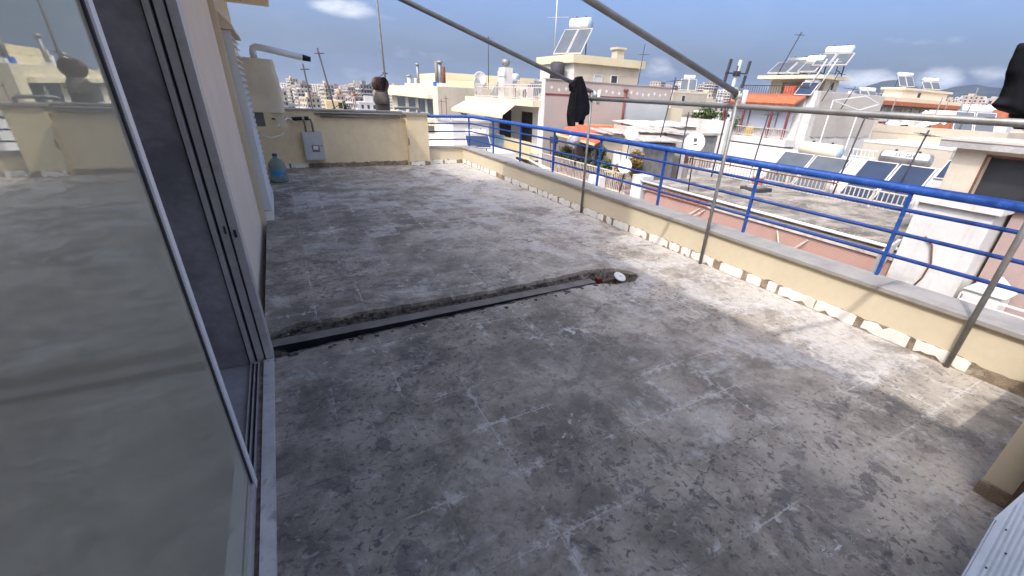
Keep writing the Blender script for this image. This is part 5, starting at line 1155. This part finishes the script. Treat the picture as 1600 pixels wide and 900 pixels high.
solar((61.6, 30, 2.9), R(150), 'white topped solar heater left of the beige penthouse', npan=2, plen=1.1, pw=.9, tank_l=1.8, tank_r=.22, mt_tank='dish', panel='panelgrey', tilt=40)
w3 = building('white_annex', 'low beige annex with a white parapet behind the stainless tank', 30, 34, 9.6, 13.8, -.05, 'beige', 'whiteold', .12, 'white')
pile = thing('white_roof_tarpaulin', (33, 10.5, .5), 'crumpled white sheet with dark panels on the annex roof', 'tarpaulin')
b = MB(); rr = random.Random(9); g_ = [[(38 + i * .45, 14.5 + j * .35 - i * .1, .75 + .55 * noise.noise((i * .5, j * .6, 2)) + .09 * i) for j in range(8)] for i in range(10)]
b.add([p for r_ in g_ for p in r_], [(i * 8 + j, (i + 1) * 8 + j, (i + 1) * 8 + j + 1, i * 8 + j + 1) for i in range(9) for j in range(7)]); b.build('sheet', M['white'], pile)
mid = [(38, 46, 10, 18, .3, 'beige'), (44, 56, 5, 12, -.2, 'white'), (52, 60, 13, 22, .5, 'taupe'), (34, 43, 3, 8.6, -.9, 'white'), (58, 70, 8, 17, .2, 'beige'), (48, 57, -6, 3, -.6, 'white'), (64, 80, -4, 6, .4, 'creamband'), (72, 86, 9, 20, 1.0, 'white'), (30, 40, -6, 2, -1.2, 'beige'), (90, 104, 12, 26, 1.5, 'creamband'), (92, 106, -6, 8, 1.2, 'taupe'), (40, 52, 24, 36, .4, 'white'), (27, 44, 26.5, 40, -1.5, 'taupe'), (54, 58, 26, 36, 1.0, 'creamband')]
for i, (x0, x1, y0, y1, z, mt) in enumerate(mid):
    nm = {'beige': 'beige', 'white': 'white', 'taupe': 'taupe', 'creamband': 'cream'}[mt]
    t = building('flat_roof_block', [f'mid-distance {nm} flat roofed block', f'{nm} flat roofed block among the roofs on the right'][i % 2] + [' beside the annex', ' behind the drying frame', ' left of the orange eaves', ' behind the stair house', ' below the orange eaves', ' right behind the stair house slab', ' at the right under the cross bar', ' behind the orange eaves', ' hidden behind the shaft', ' with a view to the mountain', ' far right under the black cloth', ' behind the olive trees', ' behind the firewall', ' next to the orange eaves block'][i], x0, x1, y0, y1, z, mt, 'whiteold', .5, mt, group='flat roofed blocks in the middle distance')
    for k in range(3):
        u = y0 + (y1 - y0) * (k + .3) / 3
        if x0 > 29: window(t, 'x', x0, u, u + 1.4, z - 2.2, z - .9)
    rr = random.Random(i)
    for k in range(8):
        xx, yy = rr.uniform(x0 + .4, x1 - 2.0), rr.uniform(y0 + .4, y1 - 2.0); big_ = k < 2
        box('roof_hut' if big_ else 'roof_box', (xx, yy, z + .031), (xx + rr.uniform(.5, 1.2) * (2 if big_ else 1), yy + rr.uniform(.4, 1.2) * (2 if big_ else 1), z + rr.uniform(.5, 1.0) * (1.7 if big_ else 1)), M[rr.choice(['white', 'beige', 'taupe', 'pinkcream', 'darkawning', 'concrete', 'tileorange', 'metalroof', 'boxgrey'])], t)
    for k in range(3): xx, yy = rr.uniform(x0 + .5, x1 - .5), rr.uniform(y0 + .3, y1 - .3); b = MB(); b.tube([(xx, yy, z), (xx + rr.uniform(-.2, .2), yy, z + rr.uniform(1.6, 3.0))], .035, 6); b.build('pole', M['cable'], t)
    b = MB(); b.prism([(x0 - .9, y0 + .6, z - .75), (x0 - .01, y0 + .6, z - .35), (x0 - .01, y0 + .6, z - .40), (x0 - .9, y0 + .6, z - .80)], (0, (y1 - y0) * .6, 0)); b.build('awning', M[['awning', 'tileorange', 'darkawning'][i % 3]], t)
    if i % 2 == 0: solar((x0 + 2.2, y0 + 2.5, z + .03), R(120), ['white tanked solar heater on the roof of the mid-distance block ' + ['beside the annex', '', 'left of the orange eaves', '', 'below the orange eaves', '', 'under the cross bar', '', 'behind the shaft', '', 'under the black cloth', '', 'behind the firewall', ''][i]][0], npan=2, mt_tank='dish', panel='panelgrey', group='solar heaters on the mid-distance roofs')

# ================================================================== THE CITY BEYOND
def city_mesh(nm, w, d, fl, mt, seed, hut):
    rr = random.Random(seed); b = MB(); h = 3.0 * fl
    b.cur = 0; b.box((-w / 2, -d / 2, -12), (w / 2, d / 2, h)); b.cur = 0; b.box((-w / 2 - .1, -d / 2 - .1, h + .01), (w / 2 + .1, d / 2 + .1, h + .7))
    if hut: b.box((-w * .2, -d * .2, h + .71), (w * .15, d * .2, h + 3.2))
    for f in range(fl):
        z = f * 3.0
        for s_ in (-1, 1):
            b.cur = 2; b.box((-w * .42, s_ * d / 2, z), (w * .42, s_ * (d / 2 + 1.2), z + .9)) if rr.random() < .75 else None
            b.cur = 2; b.box((s_ * w / 2, -d * .4, z), (s_ * (w / 2 + 1.2), d * .4, z + .9)) if rr.random() < .7 else None
            b.cur = 1
            n = max(2, int(w / 3.4))
            for k in range(n):
                u = -w / 2 + w * (k + .5) / n; b.box((u - .85, s_ * d / 2, z + .92), (u + .85, s_ * (d / 2 + .04), z + 2.5))
            n = max(2, int(d / 3.4))
            for k in range(n):
                u = -d / 2 + d * (k + .5) / n; b.box((s_ * w / 2, u - .85, z + .92), (s_ * (w / 2 + .04), u + .85, z + 2.5))
    for k in range(4):
        b.cur = 3; x, y = rr.uniform(-w * .35, w * .35), rr.uniform(-d * .35, d * .35); b.box((x, y, h + .71), (x + 1.2, y + 1.6, h + 1.9))
    me_o = b.build(nm, [M[mt], M['glassdk'], M['far_white'], M['tileorange'] if seed % 4 == 1 else M['concrete']]); return me_o
protos = []
for nm_, c_ in (('far_white', (.44, .42, .385)), ('far_cream', (.42, .355, .25)), ('far_beige', (.33, .28, .215)), ('far_pink', (.37, .285, .23)), ('far_taupe', (.25, .22, .19))): M[nm_] = mat(nm_ + '_render', c_ + (1,), .9, .10, .25, 0, streak=.15)
kinds = [('far_white', 'white'), ('far_cream', 'cream'), ('far_beige', 'beige'), ('far_pink', 'pale pinkish'), ('far_white', 'white'), ('far_taupe', 'taupe')]
for i in range(12):
    mt, nm = kinds[i % 6]; rr = random.Random(100 + i)
    protos.append((city_mesh('city_block', rr.uniform(11, 17), rr.uniform(11, 18), 4 + i % 4, mt, i, i % 3 != 0), f'small distant {nm} apartment block in the hazy city', f'distant {nm} apartment blocks in the city'))
rr = random.Random(21); spots = []
for (pa, pb, r0, r1) in ((428, 628, 95, 1500), (1018, 1150, 110, 1500), (1300, 1605, 125, 1900), (628, 1018, 120, 500)):
    for px in range(pa, pb, 4):
        pass
cand = []
gx = -200
step = 23.0
for i in range(-20, 90):
    for j in range(-10, 80):
        x, y = i * step + rr.uniform(-4, 4), j * step + rr.uniform(-4, 4); r_ = math.hypot(x, y)
        if r_ < 105 or r_ > 1700: continue
        q = CAM_M @ (Vector((x, y, 0)) - EYE)
        if q.z < 1: continue
        px = CAM_CX + CAM_F * q.x / q.z
        if (px < 640 and r_ < 250) or (px > 1300 and r_ < 330): continue
        if not (425 < px < 632 or 1015 < px < 1150 or 1310 < px < 1640): continue
        keep = min(1, 330 / r_ + .10)
        if rr.random() > keep: continue
        cand.append((r_, x, y))
cand.sort()
if len(cand) > 285: cand = [cand[int(k * len(cand) / 285)] for k in range(285)]
first = set()
for r_, x, y in cand:
    k = rr.randrange(12); o, lb_, gp = protos[k]
    if k in first: o = o.copy(); C.objects.link(o)
    first.add(k); zt = terrain(x, y); s_ = (.68 if x < y * .45 else .85) + .4 * smooth(400, 1400, r_)
    o.location = (x, y, zt + rr.uniform(-1.5, 1.0)); o.rotation_euler = (0, 0, rr.choice([0, math.pi / 2]) + rr.uniform(-.12, .12) + (.3 if r_ > 300 else 0)); o.scale = (s_, s_, rr.uniform(.85, 1.15))
    tag(o, lb_, 'apartment block', gp)
for k in range(12):
    if k not in first: bpy.data.objects.remove(protos[k][0])
# three landmarks in the far city on the left
for (px, w, d, top, bot, dist, mt, l) in ((470, 60, 20, 131, 150, 900, 'pinkcream', 'broad pale pink slab block standing tall in the far city'), (520, 75, 22, 132.5, 152, 950, 'white', 'broad white slab block with rows of windows in the far city'), (521, 4.2, 4, 157, 166, 140, 'ochre', 'orange ochre house among the roofs above the far wall')):
    dd = _ray(px, top); hd = math.hypot(dd.x, dd.y); x, y = dd.x / hd * dist, dd.y / hd * dist; zt = CAM_H + dd.z / hd * dist
    t = thing('slab_block' if w > 20 else 'ochre_house', (x, y, -20), l, 'building')
    b = MB(); b.box((x - w / 2, y - d / 2, -22), (x + w / 2, y + d / 2, zt)); b.build('wall', M[mt], t)
    if w > 20:
        b = MB()
        for i in range(int(w / 3.6)):
            for j in range(8): b.box((x - w / 2 + i * 3.6 + .8, y - d / 2 - .08, zt - 3 - j * 3.1), (x - w / 2 + i * 3.6 + 2.9, y - d / 2, zt - 1.3 - j * 3.1))
        b.build('windows', M['glassdk'], t, stuff=True)
    else: box('door', (x + .9, y - d / 2 - .06, zt - 1.8), (x + 1.9, y - d / 2, zt - .4), M['dark'], t)
rr = random.Random(77)
GT = 'trees among the far roofs'
for i, (px, dist, h) in enumerate(((500, 170, 13), (512, 190, 15), (527, 210, 17), (541, 240, 14), (505, 230, 13), (575, 200, 12), (450, 260, 13), (620, 90, 15))):
    dd = _ray(px, 150); hd = math.hypot(dd.x, dd.y); x, y = dd.x / hd * dist, dd.y / hd * dist
    tree((x, y, terrain(x, y)), h + (5 if dist < 100 else 0), h * .55, 'leafdark', {450: 'dark green tree in the far city nearest the covered boiler', 575: 'dark green tree in the far city just left of the turbine vent', 620: 'dark tree between the turbine vent and the beige block'}.get(px, 'dark green tree among the far roofs below the slab blocks'), 200 + i, .55, 520, GT, 10)
yagi((2.0 - .9, 16, -1.0), 3.1, 'dark forked aerial above the far wall, left one', 3, .22, 0, .022, lean=(-.15, 0), blen=.18); yagi((2.0, 17, -1.0), 3.6, 'dark leaning aerial above the far wall, right one', 3, .25, .5, .025, lean=(-.5, 0), blen=.2)

# ================================================================== HAZE
b = MB(); b.box((-9500, -9500, -45), (9500, 9500, 480)); hz_ = b.build('haze', []); hz_['kind'] = 'stuff'
hm = bpy.data.materials.new('pale_air'); hm.use_nodes = True; t = hm.node_tree
for n in list(t.nodes): t.nodes.remove(n)
o_ = t.nodes.new('ShaderNodeOutputMaterial'); v_ = t.nodes.new('ShaderNodeVolumePrincipled'); v_.inputs['Density'].default_value = 0.4e-4; v_.inputs['Color'].default_value = (.40, .62, 1, 1); v_.inputs['Anisotropy'].default_value = .2
t.links.new(v_.outputs[0], o_.inputs['Volume']); hz_.data.materials.append(hm)
